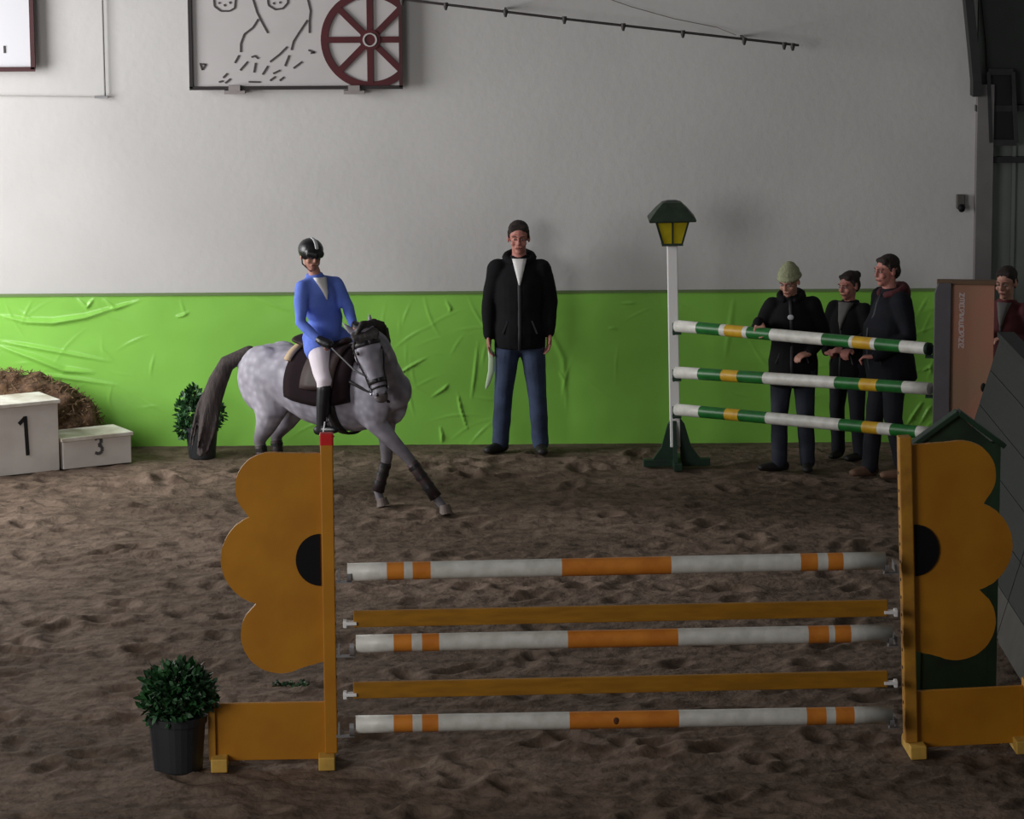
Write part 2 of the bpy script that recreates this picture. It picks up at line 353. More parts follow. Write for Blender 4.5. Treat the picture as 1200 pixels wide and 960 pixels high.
for pts, amp, wd_ in creases:
    best = np.zeros(TX.shape); W = [P(*p) for p in pts]; n = len(W)
    for i in range(n - 1):
        ax, az = W[i]; bx, bz = W[i + 1]; L2 = (bx - ax) ** 2 + (bz - az) ** 2
        t = np.clip(((TX - ax) * (bx - ax) + (TZ - az) * (bz - az)) / L2, 0, 1)
        tap = np.sin(np.pi * np.clip((i + t) / (n - 1) * 0.96 + 0.02, 0, 1)) ** 0.8; dd = np.hypot(TX - ax - t * (bx - ax), TZ - az - t * (bz - az)) / (0.35 + 0.65 * tap)
        best = np.maximum(best, tap * np.exp(-(dd / (wd_ * 0.75)) ** 2))
    D += amp * 0.8 * best
kr = random.Random(5)
for _ in range(110):
    cx = kr.choice([kr.uniform(-4.3, -3.0), kr.uniform(-1.0, 0), kr.uniform(3.1, 3.8), kr.uniform(-4, 3.8)]); cz = kr.uniform(0.05, 1.2); a = kr.uniform(0, 3.14); L_ = kr.uniform(0.05, 0.18)
    u = (TX - cx) * math.cos(a) + (TZ - cz) * math.sin(a); v = -(TX - cx) * math.sin(a) + (TZ - cz) * math.cos(a) + 0.6 * u * u
    D += kr.uniform(0.0015, 0.0055) * np.exp(-(u / L_) ** 2 - (v / 0.008) ** 2)
tarp = grid_mesh('plastic_sheet', TX, WALL_Y - D, TZ, M_tarp)
tag(tarp, 'bright green glossy plastic sheet along the foot of the wall', 'sheet')
q = MB(); q.bar((-5.2, WALL_Y - 0.03, 1.285), (3.86, WALL_Y - 0.03, 1.285), 0.018, 0.022); q.build('top_batten', mat('batten_green_grey', (112, 136, 84), 0.6), tarp)

# ---------------------------------------------------------------- kickboard along the right side
kb = thing('kickboard', 'dark grey slanting kickboard running along the right side', 'barrier', (3.07, 0, 0))
Hk, Dk = 1.5, 0.44
def kpt(y, t, off=0.0): return Vector((Dk * t + off * 0.96, y, Hk * t - off * 0.28))
for i in range(6):
    t0, t1 = i / 6 + 0.0015, (i + 1) / 6 - 0.0015
    q = MB()
    for (ya, yb) in ((14.0, 17.3), (17.32, 20.6), (20.62, 23.6)):
        vs = [kpt(y, t, o) for y in (ya, yb) for t, o in ((t0, 0), (t1, 0), (t1, 0.035), (t0, 0.035))]
        q.add(vs, [(0, 1, 2, 3), (7, 6, 5, 4), (0, 4, 5, 1), (1, 5, 6, 2), (2, 6, 7, 3), (3, 7, 4, 0)])
    q.build('plank', M_kick_l if i == 0 else M_kick, kb)
for y in (14.3, 17.3, 20.6, 23.5):
    q = MB(); q.bar(kpt(y, 0.0, 0.08), kpt(y, 1.0, 0.08), 0.09, 0.08, side=(0, 1, 0)); q.bar(kpt(y, 0.9, 0.08), Vector((0.85, y, 0)), 0.07, 0.07); q.build('post', M_kick, kb)
q = MB(); q.bar(kpt(14, 1.01, 0.03), kpt(23.6, 1.01, 0.03), 0.12, 0.035, side=(1, 0, 0)); q.build('top_rail', M_kick, kb)

# ---------------------------------------------------------------- front jump wings
M_wing_side = M_yel_edge
def wing(name, label, org, ang, sgn, lean=0.0):
    """local x runs outward from the inner post; sgn mirrors; units m (212 px per metre)"""
    t = thing(name, label, 'jump stand', org, ang)
    S = 209.0
    if lean: t.rotation_euler = (0, lean, ang)
    q = MB(); q.box((sgn * 0.035, 0.0, 0.94), (0.07, 0.09, 1.73)); q.build('post', M_yel if sgn < 0 else M_yel_edge, t, bevel=0.006)
    # half flower: three petals
    pet = [(.34, 1.57, .197), (.365, 1.17, .258), (.305, .745, .218)]
    def inside(x, z):
        return any((x - a) ** 2 + (z - c) ** 2 < r * r for a, c, r in pet)
    # outline from the centre of the flower outwards, sampled by angle from a point on the post
    c0 = (0.06, 1.19); out = []
    for k in range(97):
        a = -math.pi / 2 + math.pi * k / 96; dx, dz = math.cos(a), math.sin(a); best = 0.05
        for s_ in np.arange(0.05, 0.8, 0.003):
            x, z = c0[0] + dx * s_, c0[1] + dz * s_
            if inside(x, z) or (x < .34 and 1.17 < z < 1.755 + x * .03) or (x < .305 and .527 + (.305 - x) * .26 < z < 1.2): best = s_
        out.append((sgn * (c0[0] + dx * best), c0[1] + dz * best))
    out = [(sgn * 0.05, out[0][1])] + out + [(sgn * 0.05, out[-1][1])]
    if sgn < 0: out = out[::-1]
    q = MB(); q.prism(out, -0.016, 0.016); q.build('flower_panel', M_yel, t)
    hd = [(sgn * (0.078 + 0.135 * math.cos(-math.pi / 2 + math.pi * k / 24)), 1.165 + 0.145 * math.sin(-math.pi / 2 + math.pi * k / 24)) for k in range(25)]
    if sgn < 0: hd = hd[::-1]
    q = MB(); q.prism(hd, 0.016, 0.024) ; q.prism(hd, -0.024, -0.016); q.build('flower_centre', M_blackp, t)
    q = MB(); q.box((sgn * 0.355, -0.005, 0.20), (0.63, 0.03, 0.325)); q.build('base_board', M_yel, t, bevel=0.004)
    q = MB(); q.box((sgn * 0.69, 0, 0.22), (0.04, 0.08, 0.36)); q.build('outer_post', M_yel_edge, t, bevel=0.005)
    for x in (0.06, 0.65):
        q = MB(); q.prism([(-0.13, 0.0), (0.2, 0.0), (0.2, 0.05), (0.17, 0.075), (-0.13, 0.075)][::-1], -0.045, 0.045, org=(sgn * x, 0, 0), ux=(0, 1, 0), uz=(0, 0, 1)); q.build('foot', M_yel_foot, t, bevel=0.006)
    # punched cup track on the inner side
    q = MB()
    for k in range(14): q.box((-sgn * 0.001, 0, 0.3 + k * 0.1), (0.003, 0.016, 0.016))
    q.build('cup_hole', M_blackp, t)['kind'] = 'stuff'
    return t
LW = gnd(396, 896); RW = gnd(1060, 884)
jang = math.atan2(RW.y - LW.y, RW.x - LW.x)
wl = wing('jump_stand', 'yellow half-flower jump stand beside the bushy black pot, red block on top', LW, jang, -1)
wr = wing('jump_stand', 'yellow half-flower jump stand before the green gabled stand at right', RW, jang, 1, lean=R(-2.0))
q = MB(); q.box((-0.035, 0, 1.83), (0.075, 0.07, 0.075)); q.build('top_block', M_red, wl, bevel=0.008)

# ---------------------------------------------------------------- poles
def pole(name, label, A, B, r, bands, group, hole=None):
    """bands: list of (end fraction, material)"""
    A, B = Vector(A), Vector(B); t = thing(name, label, 'jump pole', A, 0, group); D_ = B - A
    mats = []; q = MB(); f0 = 0.0; n = 20
    d, x, y = basis(D_); rings = []; mi = []
    for f1, m in bands:
        if m not in mats: mats.append(m)
        q.cur = mats.index(m)
        vs = []
        for f in (f0, f1):
            for k in range(n):
                a = 2 * math.pi * k / n; vs.append(D_ * f + (x * math.cos(a) + y * math.sin(a)) * r)
        fs = [(k, (k + 1) % n, (k + 1) % n + n, k + n) for k in range(n)]
        if f0 == 0.0: fs.append(tuple(range(n - 1, -1, -1)))
        if f1 >= 0.999: fs.append(tuple(range(n, 2 * n)))
        q.add(vs, fs); f0 = f1
    o = q.build('shaft', mats, t, smooth=False)
    for p in o.data.polygons: p.use_smooth = len(p.vertices) == 4
    return t
def pbands(px, mats): 
    a, e = px[0], px[-1]; return [((p - a) / (e - a), m) for p, m in zip(px[1:], mats)]
PY0, PY1 = LW.y - 0.10, RW.y - 0.10
def front_y(px): return PY0 + (PY1 - PY0) * (px - 396) / 662
wo = [M_pw, M_po, M_pw, M_po, M_pw, M_po, M_pw, M_po, M_pw, M_po, M_pw]
for (x0, ya, x1, yb, bx, lb) in (
    (407, 670.5, 1037, 657, [407, 453, 473, 483, 504, 657, 785, 937, 957, 969, 987, 1037], 'top white pole with orange bands on the front jump'),
    (417, 754.5, 1045, 742, [417, 461, 482, 494, 514, 664, 793, 946, 970, 977, 996, 1045], 'middle white pole with orange bands, between the two mustard planks'),
    (417, 849, 1045, 838, [417, 461, 483, 494, 513, 666, 794, 944, 967, 978, 1000, 1045], 'lowest white pole with orange bands, near the ground, one dark spot')):
    o = pole('jump_pole', lb, at(x0, ya, front_y(x0)), at(x1, yb, front_y(x1)), 0.049, pbands(bx, wo), 'orange and white poles of the front jump')
    if 'lowest' in lb:
        p = at(722, 845, front_y(722) - 0.047); q = MB(); q.ell(p - o.location, (0.016, 0.006, 0.02)); q.build('knot', mat('brown_knot', (86, 46, 20), 0.8), o)
def cup(parent, p, sx):
    q = MB(); p = Vector(p)
    q.box(p + Vector((-sx * 0.05, 0.05, 0.0)), (0.012, 0.10, 0.12))
    q.tube([p + Vector((-sx * 0.035, 0, -0.056)), p + Vector((sx * 0.02, 0, -0.056))], [0.05, 0.05], n=12, rnd=False)
    q.build('cup', M_cup, parent)
def tolocal(t, p):
    bpy.context.view_layer.update(); return t.matrix_world.inverted() @ Vector(p)
for (px, py, tw, sx) in ((409, 670, wl, 1), (412, 757, wl, 1), (412, 851, wl, 1), (1038, 660, wr, -1), (1043, 745, wr, -1), (1044, 841, wr, -1)):
    p = at(px, py, front_y(px)); p = p + Vector((sx * -0.0, 0, 0))
    post_x = at(397 if sx > 0 else 1050, py, front_y(px)).x
    q = MB(); lp = tolocal(tw, (p.x, p.y, p.z))
    n = 14; r = 0.056; hw = 0.012; vs = []
    for s_ in (-hw, hw):
        for k in range(n + 1):
            a = math.pi + math.pi * k / n; vs += [lp + Vector((s_, r * math.cos(a), r * math.sin(a))), lp + Vector((s_, (r - 0.008) * math.cos(a), (r - 0.008) * math.sin(a)))]
    m_ = 2 * (n + 1)
    for k in range(n):
        a = 2 * k; q_f = [(a, a + 2, a + 2 + m_, a + m_), (a + 1, a + 1 + m_, a + 3 + m_, a + 3), (a, a + 1, a + 3, a + 2), (a + m_, a + 2 + m_, a + 3 + m_, a + 1 + m_)]
        if k == 0: q.add(vs, []) 
        q.f += q_f; q.m += [0] * 4
    dx = tolocal(tw, (post_x, p.y, p.z)).x
    q.box(((lp.x + dx) / 2, lp.y, lp.z - r), (abs(lp.x - dx) + 0.03, 0.02, 0.012)); q.box((dx, (lp.y) / 2, lp.z - 0.03), (0.012, abs(lp.y) + 0.02, 0.05))
    q.build('pole_cup', M_cup, tw)
for (ya, yb, lb) in ((725.5, 712.5, 'upper mustard yellow plank, just under the top orange-banded pole'), (809, 795.5, 'lower mustard yellow plank, just above the lowest orange-banded pole')):
    A, B = at(414, ya, front_y(414)), at(1040, yb, front_y(1040)); t = thing('jump_plank', lb, 'jump plank', A, 0, 'mustard planks of the front jump')
    q = MB(); q.bar((0, 0, 0), B - A, 0.03, 0.092, side=(0, 1, 0)); q.build('board', M_yplank, t, bevel=0.005)
    for p, s in ((Vector((0, 0, 0)), -1), (B - A, 1)):
        q = MB(); q.box(p + Vector((s * 0.018, -0.004, -0.022)), (0.075, 0.045, 0.018)); q.box(p + Vector((s * 0.045, 0, -0.026)), (0.02, 0.05, 0.04)); q.build('hanger', M_wh, t, bevel=0.003)

# ---------------------------------------------------------------- lantern stand
LB = gnd(793, 546); S2 = 144.0
t = thing('lantern_stand', 'white jump stand topped by a yellow lantern with dark green roof', 'jump stand', LB); t.rotation_euler = (0, R(-1.0), 0)
q = MB(); q.box((-0.01, 0, 0.98), (0.082, 0.082, 1.64)); q.build('post', M_wh, t, bevel=0.006)
q = MB()
for s in (-1, 1): q.prism([(s * 0.03, 0.05), (s * 0.2, 0.05), (s * 0.12, 0.16), (s * 0.07, 0.34), (s * 0.03, 0.40)][::s], -0.03, 0.03)
q.prism([(-0.03, 0.05), (-0.2, 0.05), (-0.05, 0.38)], 0.0, 0.03, ux=(0, 1, 0))
q.build('gusset', M_dgreen, t)
for s in (0, 1):
    q = MB(); q.box((0, 0, 0.03), (0.54, 0.07, 0.06) if s == 0 else (0.07, 0.5, 0.06)); q.build('foot', M_dgreen, t, bevel=0.006)
lan = MB()
zb = 1.815
c4 = [(-1, -1), (1, -1), (1, 1), (-1, 1)]
q = MB(); q.box((-0.01, 0, zb), (0.17, 0.17, 0.02)); q.build('lantern_base', M_roof, t)
for k in range(4):
    a, c = c4[k], c4[(k + 1) % 4]; q = MB()
    lo, hi = 0.078, 0.128
    o_ = Vector((-0.01, 0, 0))
    vs = [Vector((a[0] * lo, a[1] * lo, zb + 0.01)) + o_, Vector((c[0] * lo, c[1] * lo, zb + 0.01)) + o_, Vector((c[0] * hi, c[1] * hi, zb + 0.19)) + o_, Vector((a[0] * hi, a[1] * hi, zb + 0.19)) + o_]
    ins = [v * 0.97 + Vector((-0.01, 0, v.z)) * 0.03 for v in vs]; ins = [Vector((i.x, i.y, v.z)) for i, v in zip(ins, vs)]
    q.add(vs + ins, [(0, 1, 2, 3), (7, 6, 5, 4), (0, 4, 5, 1), (1, 5, 6, 2), (2, 6, 7, 3), (3, 7, 4, 0)]); q.build('lantern_pane', M_lglass, t)
    q = MB(); q.bar(vs[0], vs[3], 0.014, 0.014); m_ = (vs[0] + vs[1]) / 2; n_ = (vs[2] + vs[3]) / 2; q.bar(m_, n_, 0.012, 0.012); q.bar(vs[3], vs[2], 0.014, 0.014); q.build('lantern_bar', M_roof, t)
q = MB(); prof = [(0.185, 0.19), (0.19, 0.205), (0.125, 0.285), (0.075, 0.335), (0.03, 0.35)]
vs = [Vector((-0.01 + x * r, y * r, zb + z)) for r, z in prof for x, y in c4]; fs = []
for i in range(len(prof) - 1):
    for k in range(4): fs.append((i * 4 + k, i * 4 + (k + 1) % 4, i * 4 + 4 + (k + 1) % 4, i * 4 + 4 + k))
fs += [(3, 2, 1, 0), (16, 17, 18, 19)]; q.add(vs, fs); q.build('lantern_roof', M_roof, t, bevel=0.004)
lamp_stand = t

# red-brown board stand carrying the right ends of the green poles
BY = 24.75; pa, pb = at(1114, 400, BY), at(1164, 400, BY); ztop = at(1130, 331, BY).z
t = thing('board_stand', 'red-brown tall board stand with vertical white lettering', 'jump stand', (pa.x, BY, 0), R(-8))
bw = pb.x - pa.x
q = MB(); q.box((bw / 2, 0, ztop / 2 + 0.02), (bw, 0.02, ztop - 0.04)); q.build('front_board', M_rbrown, t, bevel=0.004)
q = MB(); q.prism([(-0.125, 0), (0.0, 0), (0.0, ztop), (-0.10, ztop), (-0.125, ztop - 0.08)], -0.05, 0.05); q.build('side_post', M_rside, t, bevel=0.006)
q = MB(); q.box((bw / 2 - 0.05, 0.03, ztop), (bw + 0.12, 0.11, 0.03)); q.build('top_cap', mat('umber_cap', (110, 84, 62), 0.7), t, bevel=0.005)
q = MB(); q.box((bw / 2, 0.05, 0.03), (bw + 0.1, 0.5, 0.06)); q.build('foot', M_rside, t)
q = MB(); kr = random.Random(2); z = ztop - 0.075; lx = 0.062
for k in range(10):      # small white letters, too blurred in the photograph to read, running up the board
    h = 0.034; yy = -0.0125
    strokes = kr.sample([((0, 0), (0, 1)), ((1, 0), (1, 1)), ((0, 0), (1, 0)), ((0, 1), (1, 1)), ((0, 0.5), (1, 0.5)), ((0, 0), (1, 1))], 4)
    for (a, c) in strokes:
        q.bar((lx + a[0] * 0.034, yy, z - a[1] * h), (lx + c[0] * 0.034, yy, z - c[1] * h), 0.008, 0.003, side=(0, 0, 1) if a[1] == c[1] else (1, 0, 0))
    z -= 0.043
q.build('lettering', mat('white_lettering', (226, 206, 206), 0.6), t)
q = MB(); q.ell((0.25, -0.015, at(1150, 453, BY).z), (0.02, 0.01, 0.035)); q.build('knot_hole', M_blackp, t)
board = t
def gp(px, py, dy=0.0):
    f = (px - 793) / (1097 - 793); return at(px, py, 26.40 + (24.78 - 26.40) * f + dy)
G_, W_, Y_ = M_pg, M_pw, M_py
gpoles = [((793, 382), (1090, 409), [792, 819, 846, 852, 873, 878, 905, 966, 998, 1002, 1023, 1028, 1057, 1086, 1090], [W_, G_, W_, Y_, W_, G_, W_, G_, W_, Y_, W_, G_, W_, M_dgreen], 'top green and white pole, under the hand of the man in the beanie'),
    ((793, 436.5), (1090, 455.7), [792, 821, 848, 867, 897, 981, 1010, 1030, 1060, 1090], [W_, G_, Y_, G_, W_, G_, Y_, G_, W_], 'middle green and white pole of the far jump'),
    ((793, 480), (1090, 507.6), [792, 822, 852, 868, 900, 986, 1013, 1031, 1046, 1076, 1090], [W_, G_, Y_, G_, W_, G_, Y_, W_, G_, W_], 'lowest green and white pole of the far jump')]
for a, e, bx, ms, lb in gpoles:
    # band edges are image positions: turn them into fractions of the real pole, which recedes
    A, B = gp(*a), gp(*e); sc = lambda f: (A + (B - A) * f)
    def frac(px):
        lo, hi = 0.0, 1.0
        for _ in range(30):
            m = (lo + hi) / 2; p = sc(m) - Vector((0, 0, CAM_H)); x = 600 + FPX * p.dot(_r) / p.dot(_f)
            if x < px: lo = m
            else: hi = m
        return lo
    pole('jump_pole', lb, A, B, 0.048, [(frac(x) if x != bx[-1] else 1.0, m) for x, m in zip(bx[1:], ms)], 'green and white poles of the far jump')
    for p, tw, s in ((A, lamp_stand, 1), (B, board, -1)):
        lp = tolocal(tw, p); q = MB(); q.box(lp + Vector((-s * 0.0, 0, -0.058)), (0.07, 0.09, 0.014)); q.box(lp + Vector((-s * 0.025, 0.03, -0.03)), (0.014, 0.07, 0.09)); q.build('pole_cup', M_dgreen, tw)

# green gabled stand behind the right flower stand
t = thing('gabled_stand', 'dark green house-shaped jump stand behind the right flower stand', 'jump stand', (2.55, 18.75, 0))
q = MB(); q.prism([(-0.22, 0.08), (0.22, 0.08), (0.22, 1.60), (0.0, 1.78), (-0.22, 1.60)], -0.02, 0.02); q.build('body_panel', M_grn2, t)
for s in (-1, 1):
    q = MB(); q.bar((0, 0, 1.80), (s * 0.27, 0, 1.60), 0.10, 0.03, side=(0, 1, 0)); q.build('roof_board', M_dgreen, t, bevel=0.005)
    q = MB(); q.box((s * 0.22, 0, 0.82), (0.05, 0.07, 1.6)); q.build('post', M_grn2, t)
    q = MB(); q.box((s * 0.2, 0, 0.03), (0.07, 0.5, 0.06)); q.build('foot', M_dgreen, t)

# ---------------------------------------------------------------- podium blocks
def seg_digit(kind):
    if kind == 1: return [[(-0.055, 0.10), (0.0, 0.15)], [(0.0, 0.16), (0.012, -0.16)]]
    return [[(-0.045, 0.085), (0.0, 0.105), (0.035, 0.085), (0.035, 0.035), (0.0, 0.01)], [(0.0, 0.01), (0.045, -0.015), (0.045, -0.07), (0.0, -0.095), (-0.045, -0.075)]]
def podium(label, cpt, ang, wx, dp, h, digit, dx, dz, dsc, leftend=False):
    t = thing('podium_block', label, 'podium', cpt, ang)
    q = MB(); q.box((wx / 2, dp / 2, (h - 0.03) / 2), (wx, dp, h - 0.03)); q.build('body', M_pod, t, bevel=0.004)
    q = MB(); q.box((wx / 2, dp / 2 - 0.005, h - 0.012), (wx + 0.03, dp + 0.03, 0.03)); q.build('top_board', M_podtop, t, bevel=0.004)
    q = MB()
    for st in seg_digit(digit):
        for a, c in zip(st[:-1], st[1:]): q.bar((dx + a[0] * dsc, -0.004, dz + a[1] * dsc), (dx + c[0] * dsc, -0.004, dz + c[1] * dsc), 0.03 * dsc ** 0.5, 0.006, side=(1, 0, 0) if abs(a[0] - c[0]) < abs(a[1] - c[1]) else (0, 0, 1))
    q.build('number', M_ink if digit == 1 else mat('faded_grey_lettering', (84, 82, 82), 0.7), t); return t
pang = R(30)
pA = gnd(70, 551); h1 = 0.58; w1 = 0.95
dirx = Vector((math.cos(pang), math.sin(pang), 0))
podium('tall white podium block with a black 1 on its front', pA - dirx * w1, pang, w1, 0.42, h1, 1, w1 - 0.285, 0.31, 1.0)
pC = gnd(152, 544)
p3 = pA + dirx * 0.032
podium('low white podium block with a faint black 3, right of the tall one', p3, pang, 0.60, 0.38, 0.255, 3, 0.31, 0.165, 0.68)

# straw heap behind the podium
t = thing('straw_heap', 'heap of brown straw behind the white podium', 'straw', (-4.2, 27.22, 0))
q = MB(); q.ell((-0.05, 0, 0.28), (0.78, 0.30, 0.42)); q.ell((-0.5, 0, 0.36), (0.5, 0.30, 0.38)); q.ell((0.42, 0.03, 0.18), (0.38, 0.25, 0.36)); q.box((0, 0.05, 0.06), (1.3, 0.4, 0.1))
q.blob('heap', M_straw, t, voxel=0.025, smooth=6, fuzz=0.05, fs=9)
q = MB(); kr = random.Random(4)
for _ in range(1500):
    a = kr.uniform(0, 6.28); e = kr.uniform(0, 1.5); c = kr.choice([((-0.05, 0, 0.28), (0.78, 0.30, 0.42)), ((-0.5, 0, 0.36), (0.5, 0.30, 0.38)), ((0.42, 0.03, 0.18), (0.38, 0.25, 0.36))])
    p = Vector((c[0][0] + c[1][0] * math.cos(a) * math.cos(e), c[0][1] + c[1][1] * math.sin(a) * math.cos(e), c[0][2] + c[1][2] * math.sin(e)))
    d = Vector((kr.gauss(0, 1), kr.gauss(0, 1), kr.gauss(0, 0.6))).normalized() * kr.uniform(0.04, 0.09)
    q.bar(p - d * 0.5, p + d * 0.6 + Vector((0, 0, 0.01)), 0.006, 0.004)
q.build('loose_straw', M_straw_l, t)['kind'] = 'stuff'

# ---------------------------------------------------------------- potted plants
def leaf(q, p, d, L_, w_, curl=0.25):
    d, s, n = basis(d, (random.random() - 0.5, random.random() - 0.5, 0.1)); 
    a = p; m1 = p + d * L_ * 0.35 ; m2 = p + d * L_ * 0.7 - n * L_ * curl * 0.2; e = p + d * L_ - n * L_ * curl * 0.6
    q.add([a, m1 + s * w_ * 0.5 + n * w_ * 0.12, m1 - n * w_ * 0.05, m1 - s * w_ * 0.5 + n * w_ * 0.12, m2 + s * w_ * 0.42, m2 - s * w_ * 0.42, e], [(0, 1, 2), (0, 2, 3), (1, 4, 2), (2, 4, 5), (2, 5, 3), (4, 6, 5)])
def potplant(label, loc, rt, rb, hp, blobs, nleaf, ll, seed, lw=0.5):
    random.seed(seed); t = thing('potted_plant', label, 'plant', loc)
    q = MB(); q.lathe([(rb * 0.97, 0.0), (rb, 0.01), (rt * 0.94, hp * 0.86), (rt * 1.0, hp * 0.865), (rt * 1.02, hp), (rt * 0.93, hp), (rt * 0.9, hp * 0.9)]); q.build('pot', M_pot, t, smooth=False)
    q = MB(); q.lathe([(rt * 0.9, hp * 0.86), (rt * 0.9, hp * 0.92), (0.02, hp * 0.93)]); q.build('soil', M_soil, t)
    q = MB()
    for c, r in blobs:
        for _ in range(5):
            e = Vector(c) + Vector([random.uniform(-0.6, 0.6) * k for k in r]); q.tube([(random.uniform(-.03, .03), random.uniform(-.03, .03), hp * 0.9), ((e.x) * 0.5, e.y * 0.5, (hp + e.z) / 2), e], [0.006, 0.005, 0.003], n=6)
    q.build('stems', M_stem, t)['kind'] = 'stuff'
    q = MB()
    tot = sum(r[0] * r[2] for _, r in blobs)
    for c, r in blobs:
        for _ in range(int(nleaf * r[0] * r[2] / tot)):
            v = Vector((random.gauss(0, 1), random.gauss(0, 1), random.gauss(0, 1))).normalized(); k = random.uniform(0.5, 1.0)
            p = Vector(c) + Vector((v.x * r[0], v.y * r[1], v.z * r[2])) * k
            d = v + Vector((random.gauss(0, .5), random.gauss(0, .5), random.gauss(0, .5) + 0.35)); q.cur = 1 if random.random() < 0.22 else 0
            leaf(q, p, d, ll * random.uniform(0.7, 1.25), ll * lw * random.uniform(0.8, 1.2))
    q.build('foliage', [M_leaf, M_leaf2], t)['kind'] = 'stuff'
    return t
potplant('bushy green plant in a black pot left of the front yellow stand', gnd(209, 901), 0.165, 0.135, 0.31, [((0, 0, 0.44), (0.19, 0.18, 0.15)), ((0.03, 0, 0.50), (0.14, 0.14, 0.09)), ((-0.04, 0, 0.36), (0.17, 0.17, 0.09)), ((0.12, 0, 0.42), (0.10, 0.12, 0.09))], 1500, 0.055, 3)
potplant('dark bushy plant in a black pot by the wall behind the pony tail', gnd(237, 536), 0.14, 0.11, 0.26, [((-0.10, 0, 0.38), (0.10, 0.13, 0.15)), ((-0.06, 0, 0.5), (0.06, 0.08, 0.10)), ((0.07, 0, 0.36), (0.12, 0.13, 0.13)), ((-0.15, 0, 0.24), (0.05, 0.08, 0.09))], 1200, 0.05, 8)
# little green sprig lying on the sand
sp = gnd(341, 808); t = thing('fallen_sprig', 'dark green leafy sprig lying on the sand behind the left stand', 'plant', sp)
random.seed(4); q = MB(); q.tube([(-0.11, 0, 0.02), (0, 0.01, 0.03), (0.09, 0, 0.02)], [0.006, 0.006, 0.004], n=6); q.build('stem', M_stem, t)
q = MB()
for _ in range(60):
    leaf(q, Vector((random.uniform(-0.1, 0.1), random.uniform(-0.02, 0.02), random.uniform(0.02, 0.04))), Vector((random.gauss(0, 1), random.gauss(0, 1), random.uniform(0, 0.6))), 0.035, 0.018)
q.build('leaves', M_leaf, t)['kind'] = 'stuff'

# ---------------------------------------------------------------- wall signs, pipe, conduit
SY = WALL_Y - 0.09
def wp(px, py, y=SY): return at(px, py, y)
tl, br = wp(222, 0), wp(470, 102)
x0, x1, z0 = tl.x, br.x, br.z; z1 = z0 + 1.35
t = thing('wall_sign', 'large framed line drawing with a maroon wagon wheel on the wall', 'sign', ((x0 + x1) / 2, SY, z0)); cx = (x0 + x1) / 2; hw = (x1 - x0) / 2
q = MB(); q.box((0, 0.02, (z1 - z0) / 2), (2 * hw, 0.02, z1 - z0)); q.build('panel', M_panel, t)
for a, c, m in (((-hw, 0, 0), (-hw, 0, z1 - z0), M_framek), ((-hw - 0.014, 0, 0), (hw + 0.014, 0, 0), M_framek), ((hw, 0, 0), (hw, 0, z1 - z0), M_frame), ((-hw, 0, z1 - z0), (hw, 0, z1 - z0), M_framek)):
    q = MB(); q.bar(a, c, 0.028, 0.045, side=(0, 0, 1) if a[2] == c[2] else (1, 0, 0)); q.build('frame_rail', m, t)
def sl(px, py): p = wp(px, py); return Vector((p.x - cx, -0.0, p.z - z0))
wc = sl(433.5, 46.5); ro, ri = 0.405, 0.345
def clampx(v): return Vector((min(v.x, hw), v.y, v.z))
q = MB(); n = 72
for k in range(n):
    a0, a1 = 2 * math.pi * k / n, 2 * math.pi * (k + 1) / n
    pts = [wc + Vector((r * math.cos(a), 0, r * math.sin(a))) for r, a in ((ri, a0), (ro, a0), (ro, a1), (ri, a1))]
    if min(p.x for p in pts) > hw: continue
    pts = [clampx(p) for p in pts]; fr = [p + Vector((0, -0.006, 0)) for p in pts]; bk = [p + Vector((0, 0.012, 0)) for p in pts]
    q.add(fr + bk, [(0, 1, 2, 3), (7, 6, 5, 4), (0, 4, 5, 1), (1, 5, 6, 2), (2, 6, 7, 3), (3, 7, 4, 0)])
q.build('wheel_rim', M_wheel, t)
for k in range(8):
    a = math.pi / 4 * k; e = wc + Vector((math.cos(a), 0, math.sin(a))) * (ri + 0.01); 
    if e.x > hw: e = wc + (e - wc) * ((hw - wc.x) / (e.x - wc.x))
    q = MB(); q.bar(wc + Vector((math.cos(a), 0, math.sin(a))) * 0.05, e, 0.05, 0.02, side=(-math.sin(a), 0, math.cos(a))); q.build('wheel_spoke', M_wheel, t)
q = MB(); q.tube([wc + Vector((0, 0.01, 0)), wc + Vector((0, -0.02, 0))], [0.085, 0.085], n=24, rnd=False); q.build('wheel_hub', M_wheel, t)
q = MB()
for k in range(24):
    a0, a1 = math.pi * 2 * k / 24, math.pi * 2 * (k + 1) / 24; q.bar(wc + Vector((0.052 * math.cos(a0), -0.024, 0.052 * math.sin(a0))), wc + Vector((0.052 * math.cos(a1), -0.024, 0.052 * math.sin(a1))), 0.014, 0.01)
q.build('hub_ring', M_panel, t)
strokes = [[(200, -20), (205, 30), (235, 52), (275, 52), (300, 38), (305, -20)], [(452, -20), (458, 25), (490, 45), (525, 40), (548, 15), (550, -20)], [(380, -20), (405, 60), (430, 110), (455, 155)], [(410, 90), (385, 130), (345, 160), (328, 205), (328, 245)], [(638, -20), (655, 50), (650, 100), (650, 155)], [(640, 95), (600, 155), (575, 195), (565, 235)], [(320, 260), (300, 295)], [(360, 290), (325, 330)], [(378, 268), (395, 262), (410, 275)], [(398, 295), (390, 340)], [(455, 310), (430, 350)], [(545, 220), (510, 255), (465, 290)], [(555, 260), (535, 310)], [(615, 290), (575, 320)], [(512, 330), (480, 345)], [(490, 360), (465, 378)], [(530, 362), (510, 378)], [(265, 345), (245, 365)], [(280, 370), (255, 390)], [(645, 235), (675, 246), (655, 250)], [(135, 300), (165, 302), (148, 328), (140, 304)],
    [(225, 10), (228, 18)], [(250, 20), (254, 30)], [(275, 8), (280, 18)], [(480, 12), (486, 20)], [(510, 8), (514, 16)], [(420, 385), (365, 384)], [(225, 385), (245, 380)]]
